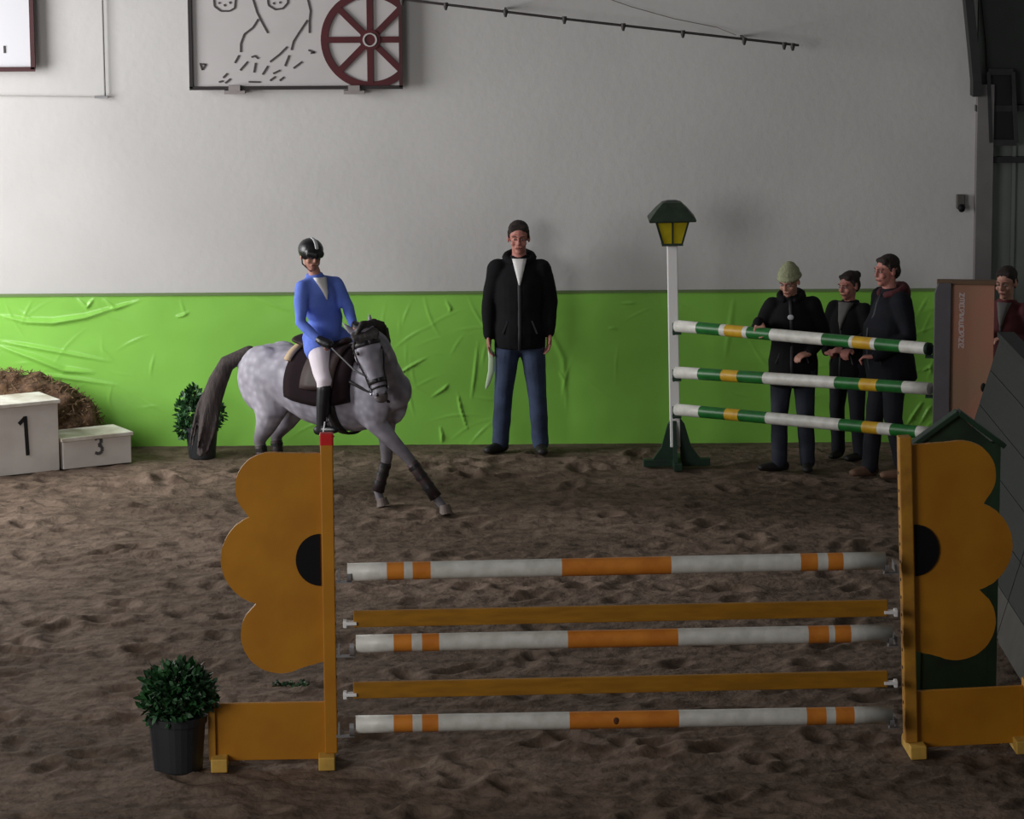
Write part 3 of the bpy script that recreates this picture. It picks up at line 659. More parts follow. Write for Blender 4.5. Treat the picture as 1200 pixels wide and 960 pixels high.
for st in strokes:
    q = MB(); L_ = [sl(200 + x / 4, y / 4) + Vector((0, 0.006, 0)) for x, y in st]
    for a, c in zip(L_[:-1], L_[1:]): q.bar(a, c, 0.014, 0.006, side=(c - a).cross(Vector((0, 1, 0))))
    q.build('drawn_line', M_line, t)
for px in (275, 415):
    p = sl(px, 103); q = MB(); q.box(p + Vector((0, -0.02, 0.0)), (0.095, 0.05, 0.045)); q.box(p + Vector((0, 0.02, -0.035)), (0.17, 0.1, 0.03)); q.build('bracket', mat('bracket_grey', (150, 142, 142), 0.6), t)
a, c = wp(-60, 0), wp(39, 81)
t = thing('wall_sign', 'white panel in a maroon frame at the upper left corner', 'sign', (c.x, SY, c.z))
q = MB(); q.box((-0.6, 0.02, 0.5), (1.2, 0.02, 1.0)); q.build('panel', M_panel_l, t)
for a_, c_ in (((0, 0, 0), (0, 0, 1.0)), ((-1.2, 0, 0), (0.015, 0, 0)), ((-1.2, 0, 1), (0, 0, 1)), ((-1.2, 0, 0), (-1.2, 0, 1))):
    q = MB(); q.bar(a_, c_, 0.036, 0.05, side=(0, 0, 1) if a_[2] == c_[2] else (1, 0, 0)); q.build('frame_rail', M_frame, t)
m_ = wp(5, 58) - Vector((c.x, SY, c.z)); q = MB(); q.bar(m_ + Vector((0, 0.005, 0.03)), m_ + Vector((0, 0.005, -0.03)), 0.014, 0.006, side=(1, 0, 0)); q.build('printed_mark', M_line, t)

A, B = at(380, -12, 27.2), at(935, 53, 27.2)
t = thing('sprinkler_pipe', 'long dark sprinkler pipe slanting across the upper wall', 'pipe', A)
q = MB(); q.tube([(0, 0, 0), (B - A) * 0.5 + Vector((0, 0, -0.008)), B - A], [0.011] * 3, n=10); q.build('pipe', M_pipe, t, smooth=True)
for px in (420, 471, 522, 592, 661, 730, 800, 872, 919, 929):
    f = (px - 380) / (935 - 380); p = (B - A) * f; q = MB(); q.tube([p + Vector((0, 0, 0.012)), p + Vector((0, 0, -0.02)), p + Vector((0, 0, -0.05))], [0.02, 0.018, 0.009], n=10, rnd=False); q.build('nozzle', M_pipe, t)
for px in (592, 872):
    f = (px - 380) / 555; p = (B - A) * f; q = MB(); q.bar(p, p + Vector((0, WALL_Y - 27.2 - 0.012, 0.0)), 0.02, 0.02); q.build('wall_bracket', M_pipe, t)
q = MB(); pts = [at(700, -6, 27.5), at(740, 8, 27.5), at(790, 22, 27.5), at(840, 32, 27.5), at(862, 41, 27.4)]
o = MB(); o.tube(pts, [0.004] * 5, n=6); tag(o.build('cable', mat('thin_grey_cable', (120, 114, 112), 0.7)), 'thin grey cable hanging on the wall above the sprinkler pipe', 'cable')
t = thing('conduit', 'thin grey cable conduit with a small end clip, left of the wheel sign', 'conduit', at(123, 113, WALL_Y - 0.035))
q = MB(); q.tube([(0, 0, 0), (-0.0, 0, 1.6)], [0.007, 0.007], n=8); q.build('conduit_pipe', mat('conduit_grey', (112, 108, 106), 0.6), t)
q = MB(); q.box((-0.03, 0, -0.005), (0.11, 0.04, 0.018)); q.build('end_clip', M_cup, t)
q = MB(); q.tube([(-1.3, 0.008, 0.02), (-0.03, 0.008, -0.005)], [0.004, 0.004], n=6); q.build('side_cable', mat('pale_cable', (176, 172, 170), 0.7), t)
t = thing('wall_lamp', 'small dark box fitting high at the right end of the wall', 'lamp', at(1125, 238, WALL_Y))
q = MB(); q.box((0, -0.03, 0.015), (0.07, 0.06, 0.12)); q.build('housing', mat('fitting_grey', (88, 84, 80), 0.6), t, bevel=0.008)
q = MB(); q.ell((0.005, -0.07, -0.035), (0.03, 0.03, 0.035)); q.build('lens', M_blackp, t, smooth=True)

# ---------------------------------------------------------------- people
def rotm(yaw=0, pitch=0, roll=0):
    return (Matrix.Rotation(R(yaw), 3, 'Z') @ Matrix.Rotation(R(pitch), 3, 'X') @ Matrix.Rotation(R(roll), 3, 'Y'))
def hand(q, wr, d, n, k=1.0, thumb=1, curl=35):
    """palm and five fingers; d hand direction, n the way the palm faces, thumb = side sign"""
    wr = Vector(wr); d, s, _ = basis(d, Vector(d).cross(Vector(n))); n = Vector(n).normalized(); n = (n - d * n.dot(d)).normalized(); s = d.cross(n).normalized() * thumb
    for j, x in enumerate((-0.027, -0.009, 0.009, 0.027)):
        q.tube([wr + s * x * 0.5 * k, wr + d * 0.045 * k + s * x * k, wr + d * 0.085 * k + s * x * 1.1 * k], [0.017 * k, 0.0145 * k, 0.0115 * k], n=8)
        L1, L2 = [(0.034, 0.028), (0.042, 0.036), (0.046, 0.038), (0.042, 0.034)][j]
        p = wr + d * 0.088 * k + s * x * 1.15 * k; c = R(curl); d1 = d * math.cos(c * 0.5) + n * math.sin(c * 0.5); d2 = d * math.cos(c * 1.4) + n * math.sin(c * 1.4)
        q.tube([p, p + d1 * L1 * k, p + d1 * L1 * k + d2 * L2 * k], [0.0100 * k, 0.0092 * k, 0.0078 * k], n=8)
    p = wr + d * 0.025 * k + s * 0.028 * k; t1 = (d * 0.75 + s * 0.6 + n * 0.25).normalized(); t2 = (d * 0.95 + s * 0.15 + n * 0.3).normalized()
    q.tube([wr + d * 0.01 * k + s * 0.012 * k, p, p + t1 * 0.038 * k, p + t1 * 0.038 * k + t2 * 0.03 * k], [0.015 * k, 0.0145 * k, 0.0115 * k, 0.009 * k], n=8)
J0 = dict(pelvis=(0, 0, .95), waist=(0, 0.005, 1.10), chest=(0, 0.0, 1.33), neck=(0, .015, 1.50), head=(0, -.01, 1.665),
    shR=(-.168, .01, 1.445), elR=(-.235, .04, 1.17), wrR=(-.25, -.03, .92), shL=(.168, .01, 1.445), elL=(.235, .04, 1.17), wrL=(.25, -.03, .92),
    hipR=(-.09, 0, .93), knR=(-.11, -.02, .50), anR=(-.12, .03, .09), hipL=(.09, 0, .93), knL=(.11, -.02, .50), anL=(.12, .03, .09))
def person(name, label, loc, yaw, h, pose=None, jacket=None, trousers=None, skin=None, shoe=None, hairkind='short', hair=None, head_rot=(0, 0, 0), girth=1.0, hem=0.80, hand_dir=None, toes=(12, -12), curl=35, root=None, seated=False, gloves=None, collar=None, sleeve_pad=0.022, tight=1.0):
    k = h / 1.8; J = dict(J0); J.update(pose or {}); J = {a: Vector(v) * k for a, v in J.items()}
    t = root or thing(name, label, 'person', loc, R(yaw))
    side = (J['shL'] - J['shR']).normalized()
    Rm = rotm(*head_rot); hc = J['head']; kk = k * 1.0
    if h < 1.6: kk = k * 1.06
    def H(x, y, z): return hc + Rm @ (Vector((x, y, z)) * kk)
    # --- body
    q = MB()
    pe, wa, ch, ne = J['pelvis'], J['waist'], J['chest'], J['neck']; up = (ne - ch).normalized()
    q.tube([pe - (wa - pe).normalized() * .06 * k, pe, wa, (wa + ch) / 2, ch, ch + up * .09 * k, ne - up * 0.02 * k], [(.14 * k, .10 * k), (.16 * k, .115 * k), (.135 * k, .10 * k), (.15 * k, .11 * k), (.165 * k, .115 * k), (.14 * k, .10 * k), (.07 * k, .07 * k)], n=20, side=side)
    q.tube([ne - up * .03 * k, ne + (hc - ne) * .35, hc + Rm @ Vector((0, .02, -.03)) * k], [.064 * k, .054 * k, .056 * k], n=14)
    for S in 'RL':
        sg = -1 if S == 'R' else 1
        q.tube([ch + up * .04 * k + side * sg * .06 * k, J['sh' + S]], [.075 * k, .055 * k], n=12)
        q.tube([J['sh' + S], (J['sh' + S] * .55 + J['el' + S] * .45), J['el' + S], (J['el' + S] * .65 + J['wr' + S] * .35), J['wr' + S]], [.056 * k, .047 * k, .038 * k, .037 * k, .026 * k], n=12)
        hd = (hand_dir or {}).get(S); d = J['wr' + S] - J['el' + S]; nrm = (-sg, 0.15, 0)
        if hd: d, nrm = Vector(hd[0]), Vector(hd[1])
        hand(q, J['wr' + S], d, nrm, k * 1.02, thumb=(1 if S == 'R' else -1), curl=curl)
        sc_ = .88 if seated else 1.0
        q.tube([J['hip' + S] + Vector((0, 0, .02)) * k, (J['hip' + S] * .5 + J['kn' + S] * .5), J['kn' + S], (J['kn' + S] * .68 + J['an' + S] * .32) + Vector((0, .012, 0)) * k, J['an' + S]], [.095 * k * sc_, .077 * k * sc_, .055 * k * sc_, .053 * k * sc_, .036 * k], n=14)
        q.tube([J['an' + S], J['an' + S] + Vector((0, 0, -.05)) * k], [.034 * k, .03 * k], n=10)
    q.ell(H(0, .018, .038), (.076 * kk, .096 * kk, .088 * kk), Rm); q.ell(H(0, -.020, -.035), (.058 * kk, .070 * kk, .080 * kk), Rm)
    q.ell(H(0, -.062, -.088), (.028 * kk, .024 * kk, .024 * kk), Rm)
    q.tube([H(0, -.090, .020), H(0, -.105, -.020)], [.008 * kk, .013 * kk], n=8); q.ell(H(0, -.096, -.026), (.017 * kk, .012 * kk, .010 * kk), Rm, 10, 6)
    q.tube([H(-.045, -.076, .030), H(0, -.088, .034), H(.045, -.076, .030)], [.012 * kk] * 3, n=8)
    for s in (-1, 1): 
        q.ell(H(s * .079, .012, -.005), (.012 * kk, .02 * kk, .032 * kk), Rm, 10, 6); q.ell(H(s * .042, -.064, -.025), (.022 * kk, .022 * kk, .022 * kk), Rm, 10, 6)
    q.tube([H(-.02, -.088, -.058), H(.02, -.088, -.058)], [.010 * kk, .010 * kk], n=8)
    q.blob('body', skin or M_skin, t, voxel=0.0072, smooth=3)
    for s in (-1, 1):
        q = MB(); q.ell(H(s * .031, -.0800, .008), (.0125 * kk, .010 * kk, .0075 * kk), Rm, 12, 8); e = q.build('eye', M_eye, t, smooth=True)
        q = MB(); q.ell(H(s * .031, -.0872, .008), (.0062 * kk, .004 * kk, .0060 * kk), Rm, 10, 6); q.build('iris', M_iris, e, smooth=True)
        q = MB(); q.tube([H(s * .014, -.096, .030), H(s * .033, -.093, .036), H(s * .05, -.080, .031)], [.0032 * kk] * 3, n=6); q.build('eyebrow', hair or M_hair, t, smooth=True)
    q = MB(); q.tube([H(-.024, -.092, -.058), H(0, -.099, -.056), H(.024, -.092, -.058)], [(.003 * kk, .003 * kk), .006 * kk, .003 * kk], n=8); q.build('mouth', M_lip, t, smooth=True)
    # --- hair or headwear
    if hairkind in ('short', 'bun'):
        q = MB(); q.ell(H(0, .025, .059), (.082 * kk, .0945 * kk, .078 * kk), Rm); q.tube([H(-.045, -.040, .088), H(.045, -.040, .088)], [.024 * kk] * 2, n=8); q.ell(H(0, .058, .0), (.072 * kk, .064 * kk, .075 * kk), Rm)
        for s in (-1, 1): q.tube([H(s * .074, -.012, .055), H(s * .077, -.012, .005)], [.013 * kk, .008 * kk], n=8)
        if hairkind == 'bun': q.ell(H(0, .112, .075), .042 * kk)
        q.blob('hair', hair or M_hair, t, voxel=0.009, smooth=3, fuzz=0.004, fs=70)
    if hairkind == 'beanie':
        q = MB(); q.ell(H(0, .020, .062), (.092 * kk, .106 * kk, .092 * kk), Rm); q.ell(H(0, .035, .10), (.066 * kk, .075 * kk, .066 * kk), Rm)
        for a in range(16):
            a0, a1 = 2 * math.pi * a / 16, 2 * math.pi * (a + 1) / 16
            q.tube([H(.088 * math.cos(a0), .018 + .106 * math.sin(a0), .040 + .012 * math.sin(-a0)), H(.088 * math.cos(a1), .018 + .106 * math.sin(a1), .040 + .012 * math.sin(-a1))], [.016 * kk] * 2, n=8)
        q.blob('beanie', M_bean, t, voxel=0.009, smooth=3, fuzz=0.003, fs=80)
    if hairkind == 'helmet':
        q = MB(); q.ell(H(0, .015, .058), (.108 * kk, .128 * kk, .102 * kk), Rm, 20, 12)
        q.tube([H(-.07, -.085, .040), H(0, -.128, .034), H(.07, -.085, .040)], [(.014 * kk, .032 * kk)] * 3, n=10)
        hm = q.blob('helmet', M_helmet, t, voxel=0.008, smooth=3)
        q = MB(); pts = [H(0, .015 - math.cos(a) * .130, .058 + math.sin(a) * .104) for a in (0.35, 0.6, 0.85, 1.1, 1.35, 1.6)]
        q.tube(pts, [(.017 * kk, .005 * kk)] * 6, n=8, side=Rm @ Vector((1, 0, 0))); q.build('helmet_stripe', mat('silver_stripe', (206, 206, 210), 0.35), hm, smooth=True)
        for s in (-1, 1):
            q = MB(); q.tube([H(s * .09, .0, .02), H(s * .078, -.02, -.06), H(0, -.045, -.118)], [.006 * kk] * 3, n=6); q.build('chin_strap', M_tack, hm)
    # --- trousers
    q = MB(); g = girth; tr = 1.0
    lo = pe - (wa - pe).normalized() * .05 * k
    q.tube([lo, pe, wa], [(.155 * k * g, .12 * k * g), (.175 * k * g, .135 * k * g), (.15 * k * g, .12 * k * g)], n=18, side=side)
    for S in 'RL':
        hp, kn, an = J['hip' + S], J['kn' + S], J['an' + S]; bag = 1.0 if tight == 1.0 else tight
        if seated: q.tube([hp, hp * .5 + kn * .5, kn, kn + (an - kn) * .2], [.122 * k, .104 * k, .078 * k, .064 * k], n=14)
        else: q.tube([hp, hp * .5 + kn * .5, kn, kn * .5 + an * .5, an + Vector((0, 0, -.01)) * k], [.108 * k * g, .092 * k, .075 * k * bag, .070 * k * bag, .066 * k * bag], n=14)
    q.blob('trousers', trousers, t, voxel=0.012, smooth=3, fuzz=0.006, fs=9)
    # --- shoes
    for i, S in enumerate('RL'):
        an = J['an' + S]; a = R(toes[i]); fd = Vector((math.sin(a), -math.cos(a), 0)) if not seated else Vector((0.05 * (-1 if S == 'R' else 1), -1, 0.12)).normalized()
        base = an + Vector((0, 0, -.045 * k)) 
        q = MB(); sd = fd.cross(Vector((0, 0, 1)))
        q.tube([base - fd * .055 * k, base - fd * .01 * k, base + fd * .09 * k, base + fd * .17 * k], [(.036 * k, .044 * k), (.042 * k, .046 * k), (.048 * k, .040 * k), (.042 * k, .030 * k)], n=12, side=sd)
        if seated: q.tube([an + Vector((0, 0, -.02)), an * .5 + J['kn' + S] * .5, J['kn' + S] + (an - J['kn' + S]) * .12], [.047 * k, .066 * k, .072 * k], n=14)
        else: q.tube([an + Vector((0, 0, .02)) * k, base], [.05 * k, .045 * k], n=10)
        q.blob('riding_boot' if seated else 'shoe', shoe or M_shoe, t, voxel=0.009, smooth=3)
    # --- jacket
    q = MB(); hemp = pe + (lo - pe).normalized() * (.95 - hem) * k
    q.tube([hemp, pe, wa, (wa + ch) / 2, ch, ch + up * .085 * k, ne - up * .015 * k], [(.185 * k * g, .145 * k * g), (.188 * k * g, .150 * k * g), (.165 * k * g, .140 * k * g), (.178 * k * g, .145 * k * g), (.190 * k, .142 * k), (.162 * k, .122 * k), (.088 * k, .084 * k)], n=22, side=side, rnd=False)
    if seated:
        for S in 'RL': q.tube([pe, J['hip' + S], J['hip' + S] + (J['kn' + S] - J['hip' + S]) * .22], [.15 * k, .142 * k, .132 * k], n=16)
    for S in 'RL':
        sg = -1 if S == 'R' else 1; sp_ = sleeve_pad * k
        el, wr = J['el' + S], J['wr' + S]
        q.tube([ch + up * .05 * k + side * sg * .05 * k, J['sh' + S] - up * .012 * k], [.088 * k, .066 * k], n=14)
        q.tube([ne - up * .035 * k + side * sg * .03 * k, J['sh' + S] + up * .012 * k], [.06 * k, .050 * k], n=14)
        q.tube([J['sh' + S] - up * .005 * k, J['sh' + S] * .55 + el * .45, el, el * .5 + wr * .5, wr - (wr - el).normalized() * .005], [.060 * k + sp_, .052 * k + sp_, .042 * k + sp_, .038 * k + sp_, .030 * k + sp_ * .7], n=14)
    q.tube([ne - up * .03 * k + Vector((0, .01, 0)), ne + up * .035 * k + Vector((0, .012, 0))], [(.088 * k, .088 * k), (.080 * k, .082 * k)], n=16, side=side, rnd=False)
    jk = q.blob('jacket', jacket, t, voxel=0.011, smooth=4, fuzz=0.008, fs=8)
    if seated:
        pass
    else:
        dps = [(hemp, .145 * g), (pe, .150 * g), (wa, .140 * g), ((wa + ch) / 2, .145 * g), (ch, .142), (ch + up * .085 * k, .122), (ne - up * .015 * k, .084)]
        fd = side.cross(Vector((0, 0, 1))); fd = -fd if fd.y > 0 else fd
        q = MB(); q.tube([c + fd * (d * k - .001) for c, d in dps], [(.014 * k, .006 * k)] * 7, n=8, side=side, rnd=False); q.build('zip_placket', mat('charcoal_placket', (40, 40, 46), 0.6), jk, smooth=True)
        for s in (-1, 1):
            q = MB(); c = pe + side * s * .105 * k * g + fd * .118 * k * g + Vector((0, 0, .045)) * k; q.bar(c + Vector((0, 0, .05)) * k + side * s * -.018 * k, c + Vector((0, 0, -.05)) * k + side * s * .02 * k, .012 * k, .02 * k, side=side); q.build('pocket_welt', MATS['charcoal_placket'], jk)
    return t, J, H, jk, k

def shirt_panel(parent, J, k, m, wtop=.05, depth=.145, L_=.19, name='shirt'):
    ch, ne = J['chest'], J['neck']; up = (ne - ch).normalized(); side = (J['shL'] - J['shR']).normalized(); fr = up.cross(side).normalized(); 
    if fr.y > 0: fr = -fr
    c = ne + up * .01 * k; q = MB(); rows = []
    for i in range(7):
        f = i / 6; p = c - up * L_ * k * f; wv = wtop * k * (1 - f) + .006 * k; dp = (.086 + (depth - .086) * min(1, f * 1.5)) * k
        rows.append([p + side * (wv * s) + fr * (dp + (.008 if abs(s) < .5 else 0)) for s in (-1, -.4, .4, 1)] )
    vs = [v for r in rows for v in r] + [v - fr * .03 for r in rows for v in r]; n = 28; fs = []
    for i in range(6):
        for j in range(3): a = i * 4 + j; fs += [(a, a + 1, a + 5, a + 4), (a + n, a + 4 + n, a + 5 + n, a + 1 + n)]
        a = i * 4; fs += [(a, a + 4, a + 4 + n, a + n), (a + 3, a + 3 + n, a + 7 + n, a + 7)]
    fs += [(0, n, n + 1, 1), (1, n + 1, n + 2, 2), (2, n + 2, n + 3, 3), (24, 25, 25 + n, 24 + n), (25, 26, 26 + n, 25 + n), (26, 27, 27 + n, 26 + n)]
    q.add(vs, fs); return q.build(name, m, parent, smooth=True)
def hood(parent, J, k, m, name='hood', s=1.0):
    ne, ch = J['neck'], J['chest']; up = (ne - ch).normalized(); q = MB()
    pts = []
    for i in range(11):
        a = R(-60 + 300 * i / 10) ; pts.append(ne + Vector((math.cos(a) * .098 * s, .018 + math.sin(a) * .085 * s, .015 + .030 * math.sin(a))) * k if False else ne + Vector((math.cos(a) * .098 * s * k, (.018 + math.sin(a) * .085 * s) * k, (.015 + .035 * math.sin(a)) * k)))
    q.tube(pts, [(.03 * k, .03 * k)] * 11, n=10); q.ell(ne + Vector((0, .11, -.02)) * k, (.10 * k, .055 * k, .10 * k))
    return q.blob(name, m, parent, voxel=0.011, smooth=3)

# standing man
f = (gnd(585, 527) + gnd(632, 531)) / 2
t, J, H, jk, k = person('person', 'tall man in black jacket and blue jeans standing against the green sheet', (f.x + 0.01, 27.16, 0.0), 0, 1.93,
    pose=dict(hipR=(-.085, 0, .93), knR=(-.125, -.02, .50), anR=(-.155, -.01, .09), hipL=(.085, 0, .93), knL=(.13, -.03, .50), anL=(.155, -.06, .09), elR=(-.235, .03, 1.16), wrR=(-.235, -.03, .92), elL=(.235, .03, 1.17), wrL=(.225, -.05, .94), head=(-.005, -.03, 1.67), shR=(-.168, .01, 1.435), shL=(.168, .01, 1.435)),
    jacket=M_jblack, trousers=M_jeans, skin=M_skin_r, shoe=M_shoe, head_rot=(0, 6, 0), girth=1.06, hem=.82, toes=(-35, 5), hand_dir=dict(R=((-.02, -.05, -1), (1, -.2, 0)), L=((0, -.1, -1), (-1, -.3, 0))), sleeve_pad=.020)
shirt_panel(t, J, k, M_shirt, L_=.2); hood(t, J, k, M_jblack, 'collar', 1.08)
hp = t.matrix_world
bpy.context.view_layer.update(); wh = t.matrix_world @ J['wrR']
o = MB(); hx = Vector((wh.x - 0.0, wh.y - 0.03, wh.z - 0.085 * k))
o.tube([hx, hx + Vector((.018, -.01, -.10)), hx + Vector((.015, -.012, -.20)), hx + Vector((-.012, -.01, -.30)), hx + Vector((-.03, 0, -.35))], [(.014, .004), (.024, .005), (.026, .005), (.018, .004), (.006, .003)], n=10, side=(1, 0, 0))
tag(o.build('folded_paper', mat('pale_folded_paper', (206, 226, 196), 0.5), smooth=True), 'pale curved strip held in the right hand of the man in jeans', 'paper')

# man in the beanie leaning on the top pole
f = gnd(924, 553)
pw = gp(897, 389)
t0 = thing('person', 'man in pale beanie and black jacket resting a hand on the top green pole', 'person', (f.x + 0.03, f.y, 0), R(-14))
bpy.context.view_layer.update(); k_ = 1.72 / 1.8
hl = (t0.matrix_world.inverted() @ (at(889, 377, pw.y + 0.03))) / k_
t, J, H, jk, k = person('person', '', None, 0, 1.72, root=t0,
    pose=dict(waist=(0, -.01, 1.1), chest=(0, -.06, 1.32), neck=(-.01, -.09, 1.49), head=(-.015, -.15, 1.63), shR=(-.165, -.08, 1.42), shL=(.165, -.05, 1.43), elR=(-.30, -.0, 1.18), wrR=tuple(hl), elL=(.255, .02, 1.17), wrL=(.17, -.16, 1.04), anR=(-.11, .0, .09), anL=(.12, .05, .09)),
    jacket=M_jblack, trousers=M_jeans_d, hairkind='beanie', head_rot=(-14, 22, 0), girth=1.12, hem=.74, hand_dir=dict(R=((.35, -.25, -.85), (.3, -1, -.5)), L=((-.6, -.6, -.1), (-.3, 0, -1))), toes=(-55, 8), curl=50, sleeve_pad=.02)
q = MB(); q.ell(J['chest'] + Vector((.01, -.142, .02)), (.026, .008, .022)); q.build('chest_logo', mat('logo_white', (170, 170, 176), 0.6), t, smooth=True)
hood(t, J, k, M_jblack, 'collar')
# woman
f = gnd(993, 539)
t, J, H, jk, k = person('person', 'woman with tied dark hair and black jacket between two men behind the far jump', (f.x, f.y, 0), -38, 1.55,
    pose=dict(wrR=(-.12, -.2, 1.05), elR=(-.24, -.01, 1.18), wrL=(.1, -.22, 1.08), elL=(.24, -.02, 1.18)), jacket=M_jblack, trousers=M_dtrou, skin=M_skin_r, hairkind='bun', head_rot=(-10, 8, 0), girth=1.02, hem=.78, hand_dir=dict(R=((.7, -.4, .1), (0, .6, -1)), L=((-.7, -.4, .1), (0, .6, -1))), curl=85, sleeve_pad=.02)
shirt_panel(t, J, k, M_greyc, wtop=.07, L_=.26, name='scarf')
# big man
f = gnd(1030, 560)
t, J, H, jk, k = person('person', 'heavy man in navy jacket with maroon collar and tan shoes, in profile', (f.x + 0.07, f.y, 0), -68, 1.79,
    pose=dict(waist=(0, -.03, 1.1), neck=(0, .0, 1.5), head=(0, -.035, 1.665), elR=(-.25, .02, 1.16), wrR=(-.2, -.24, 1.02), elL=(.25, .04, 1.17), wrL=(.19, -.23, 1.02), anR=(-.12, -.10, .09), knR=(-.12, -.06, .5), anL=(.12, .08, .09)),
    jacket=M_jnavy, trousers=M_dtrou, skin=M_skin_r, shoe=M_shoe_t, head_rot=(6, 4, 0), girth=1.28, hem=.78, hand_dir=dict(R=((.5, -.7, 0), (0, 0, -1)), L=((-.5, -.7, 0), (0, 0, -1))), curl=85, sleeve_pad=.024)
hood(t, J, k, M_maroon, 'collar', 1.1); q = MB()
# spectator behind the kickboard
p = at(1180, 312, 25.5)
t, J, H, jk, k = person('person', 'person in dark red jacket standing behind the end of the kickboard', (p.x, 25.5, 0), -25, 1.74 * p.z / 1.74 if False else p.z,
    pose=dict(elR=(-.27, -.0, 1.18), wrR=(-.2, -.2, 1.28), elL=(.25, -.0, 1.18), wrL=(.1, -.25, 1.25)), jacket=M_jred, trousers=M_dtrou, skin=M_skin, hairkind='short', head_rot=(-8, 10, 0), hand_dir=dict(R=((.5, -.5, .3), (.3, 0, -1)), L=((-.6, -.5, .1), (0, 0, -1))), curl=55)
shirt_panel(t, J, k, M_greyc, L_=.2)

# ---------------------------------------------------------------- pony
HO = gnd(385, 587); TH = R(-35)
def pony_mat():
    m = bpy.data.materials.new('dapple_grey_coat'); m.use_nodes = True; N = m.node_tree.nodes; L = m.node_tree.links; b = N['Principled BSDF']
    b.inputs['Roughness'].default_value = 0.65
    tc = N.new('ShaderNodeTexCoord')
    v = N.new('ShaderNodeTexVoronoi'); v.inputs['Scale'].default_value = 17; v.feature = 'SMOOTH_F1'; L.new(tc.outputs['Object'], v.inputs['Vector'])
    r = N.new('ShaderNodeValToRGB'); r.color_ramp.elements[0].position = 0.1; r.color_ramp.elements[0].color = srgb((186, 182, 194)); r.color_ramp.elements[1].position = 0.65; r.color_ramp.elements[1].color = srgb((146, 142, 154)); L.new(v.outputs[0], r.inputs[0])
    n = N.new('ShaderNodeTexNoise'); n.inputs['Scale'].default_value = 3.5; n.inputs['Detail'].default_value = 5; L.new(tc.outputs['Object'], n.inputs[0])
    r2 = N.new('ShaderNodeValToRGB'); r2.color_ramp.elements[0].position = 0.4; r2.color_ramp.elements[0].color = (0.72, 0.72, 0.74, 1); r2.color_ramp.elements[1].position = 0.6; r2.color_ramp.elements[1].color = (1, 1, 1, 1); L.new(n.outputs[0], r2.inputs[0])
    mx = N.new('ShaderNodeMix'); mx.data_type = 'RGBA'; mx.blend_type = 'MULTIPLY'; mx.inputs[0].default_value = 1; L.new(r.outputs[0], mx.inputs[6]); L.new(r2.outputs[0], mx.inputs[7])
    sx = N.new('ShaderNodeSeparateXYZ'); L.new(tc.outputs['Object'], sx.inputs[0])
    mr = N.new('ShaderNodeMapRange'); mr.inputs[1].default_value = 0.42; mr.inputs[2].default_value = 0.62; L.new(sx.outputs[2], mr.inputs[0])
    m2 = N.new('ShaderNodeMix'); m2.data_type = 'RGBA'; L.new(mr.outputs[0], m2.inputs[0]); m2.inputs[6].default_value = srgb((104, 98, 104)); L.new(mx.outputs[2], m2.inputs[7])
    L.new(m2.outputs[2], b.inputs['Base Color']); return m
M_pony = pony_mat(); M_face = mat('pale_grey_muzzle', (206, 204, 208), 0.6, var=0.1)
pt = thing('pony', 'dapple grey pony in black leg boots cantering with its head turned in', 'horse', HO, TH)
def hl_(p): return Vector(p)
q = MB()
sec = [(-.77, .99, .10, .09), (-.70, .98, .17, .17), (-.60, .965, .215, .225), (-.45, .955, .235, .255), (-.28, .925, .25, .25), (-.1, .885, .285, .265), (.08, .87, .30, .27), (.25, .885, .315, .255), (.40, .925, .315, .22), (.52, .93, .28, .205), (.60, .925, .22, .18), (.655, .92, .15, .13)]
q.tube([(x, 0, z) for x, z, a, c in sec], [(c, a) for x, z, a, c in sec], n=28, side=(0, 1, 0))
q.ell((.34, 0, 1.16), (.2, .075, .11))                          # withers
for s in (-1, 1):
    q.ell((.48, s * .12, .88), (.19, .10, .26), rotm(0, 0, -18)); q.ell((-.52, s * .13, .92), (.24, .125, .27))
# neck, bending to the pony's right side and up
NK = [(.40, 0, 1.02), (.52, -.03, 1.10), (.62, -.11, 1.21), (.66, -.22, 1.32), (.655, -.32, 1.385), (.645, -.36, 1.39)]
q.tube([(.55, 0, .90), (.60, -.06, 1.04), (.65, -.18, 1.20), (.67, -.28, 1.30)], [(.17, .17), (.145, .16), (.105, .13), (.08, .09)], n=18, side=(.3, 1, 0))
q.tube(NK, [(.15, .27), (.12, .235), (.095, .185), (.08, .145), (.072, .11), (.06, .08)], n=20, side=(.3, 1, 0))
# head: frame built from poll to muzzle
bpy.context.view_layer.update(); Mi = pt.matrix_world.inverted()
poll = Vector((.64, -.36, 1.40)); mz = Mi @ at(447, 466, (pt.matrix_world @ poll).y - 0.10)
hd_ = (mz - poll).normalized(); camdir = (Mi.to_3x3() @ Vector((0.22, -1, 0.1))).normalized()
fr = (camdir - hd_ * camdir.dot(hd_)).normalized(); hs = hd_.cross(fr).normalized(); HL = (mz - poll).length
def HH(a, f_, s_=0): return poll + hd_ * (a * HL) + fr * f_ + hs * s_
q.tube([HH(-.03, -.02), HH(.08, .0), HH(.22, .0), HH(.38, -.005), HH(.58, .0), HH(.78, .005), HH(.93, .0), HH(1.0, -.01)], [(.055, .06), (.088, .085), (.108, .105), (.098, .105), (.068, .078), (.054, .058), (.058, .055), (.046, .042)], n=18, side=hs)
for s in (-1, 1):
    q.ell(HH(.30, -.055, s * .055), (.05, .05, .07)); q.ell(HH(.26, .06, s * .072), (.028, .028, .028)); q.ell(HH(.93, .035, s * .03), .022)
    # ears
    e0 = HH(-.0, -.01, s * .055); ed = (-hd_ * .95 + hs * s * (.55 if s > 0 else .25) - fr * .15).normalized()
    q.tube([e0, e0 + ed * .06, e0 + ed * .12, e0 + ed * .15], [(.020, .014), (.030, .014), (.017, .010), (.006, .006)], n=10, side=hs)
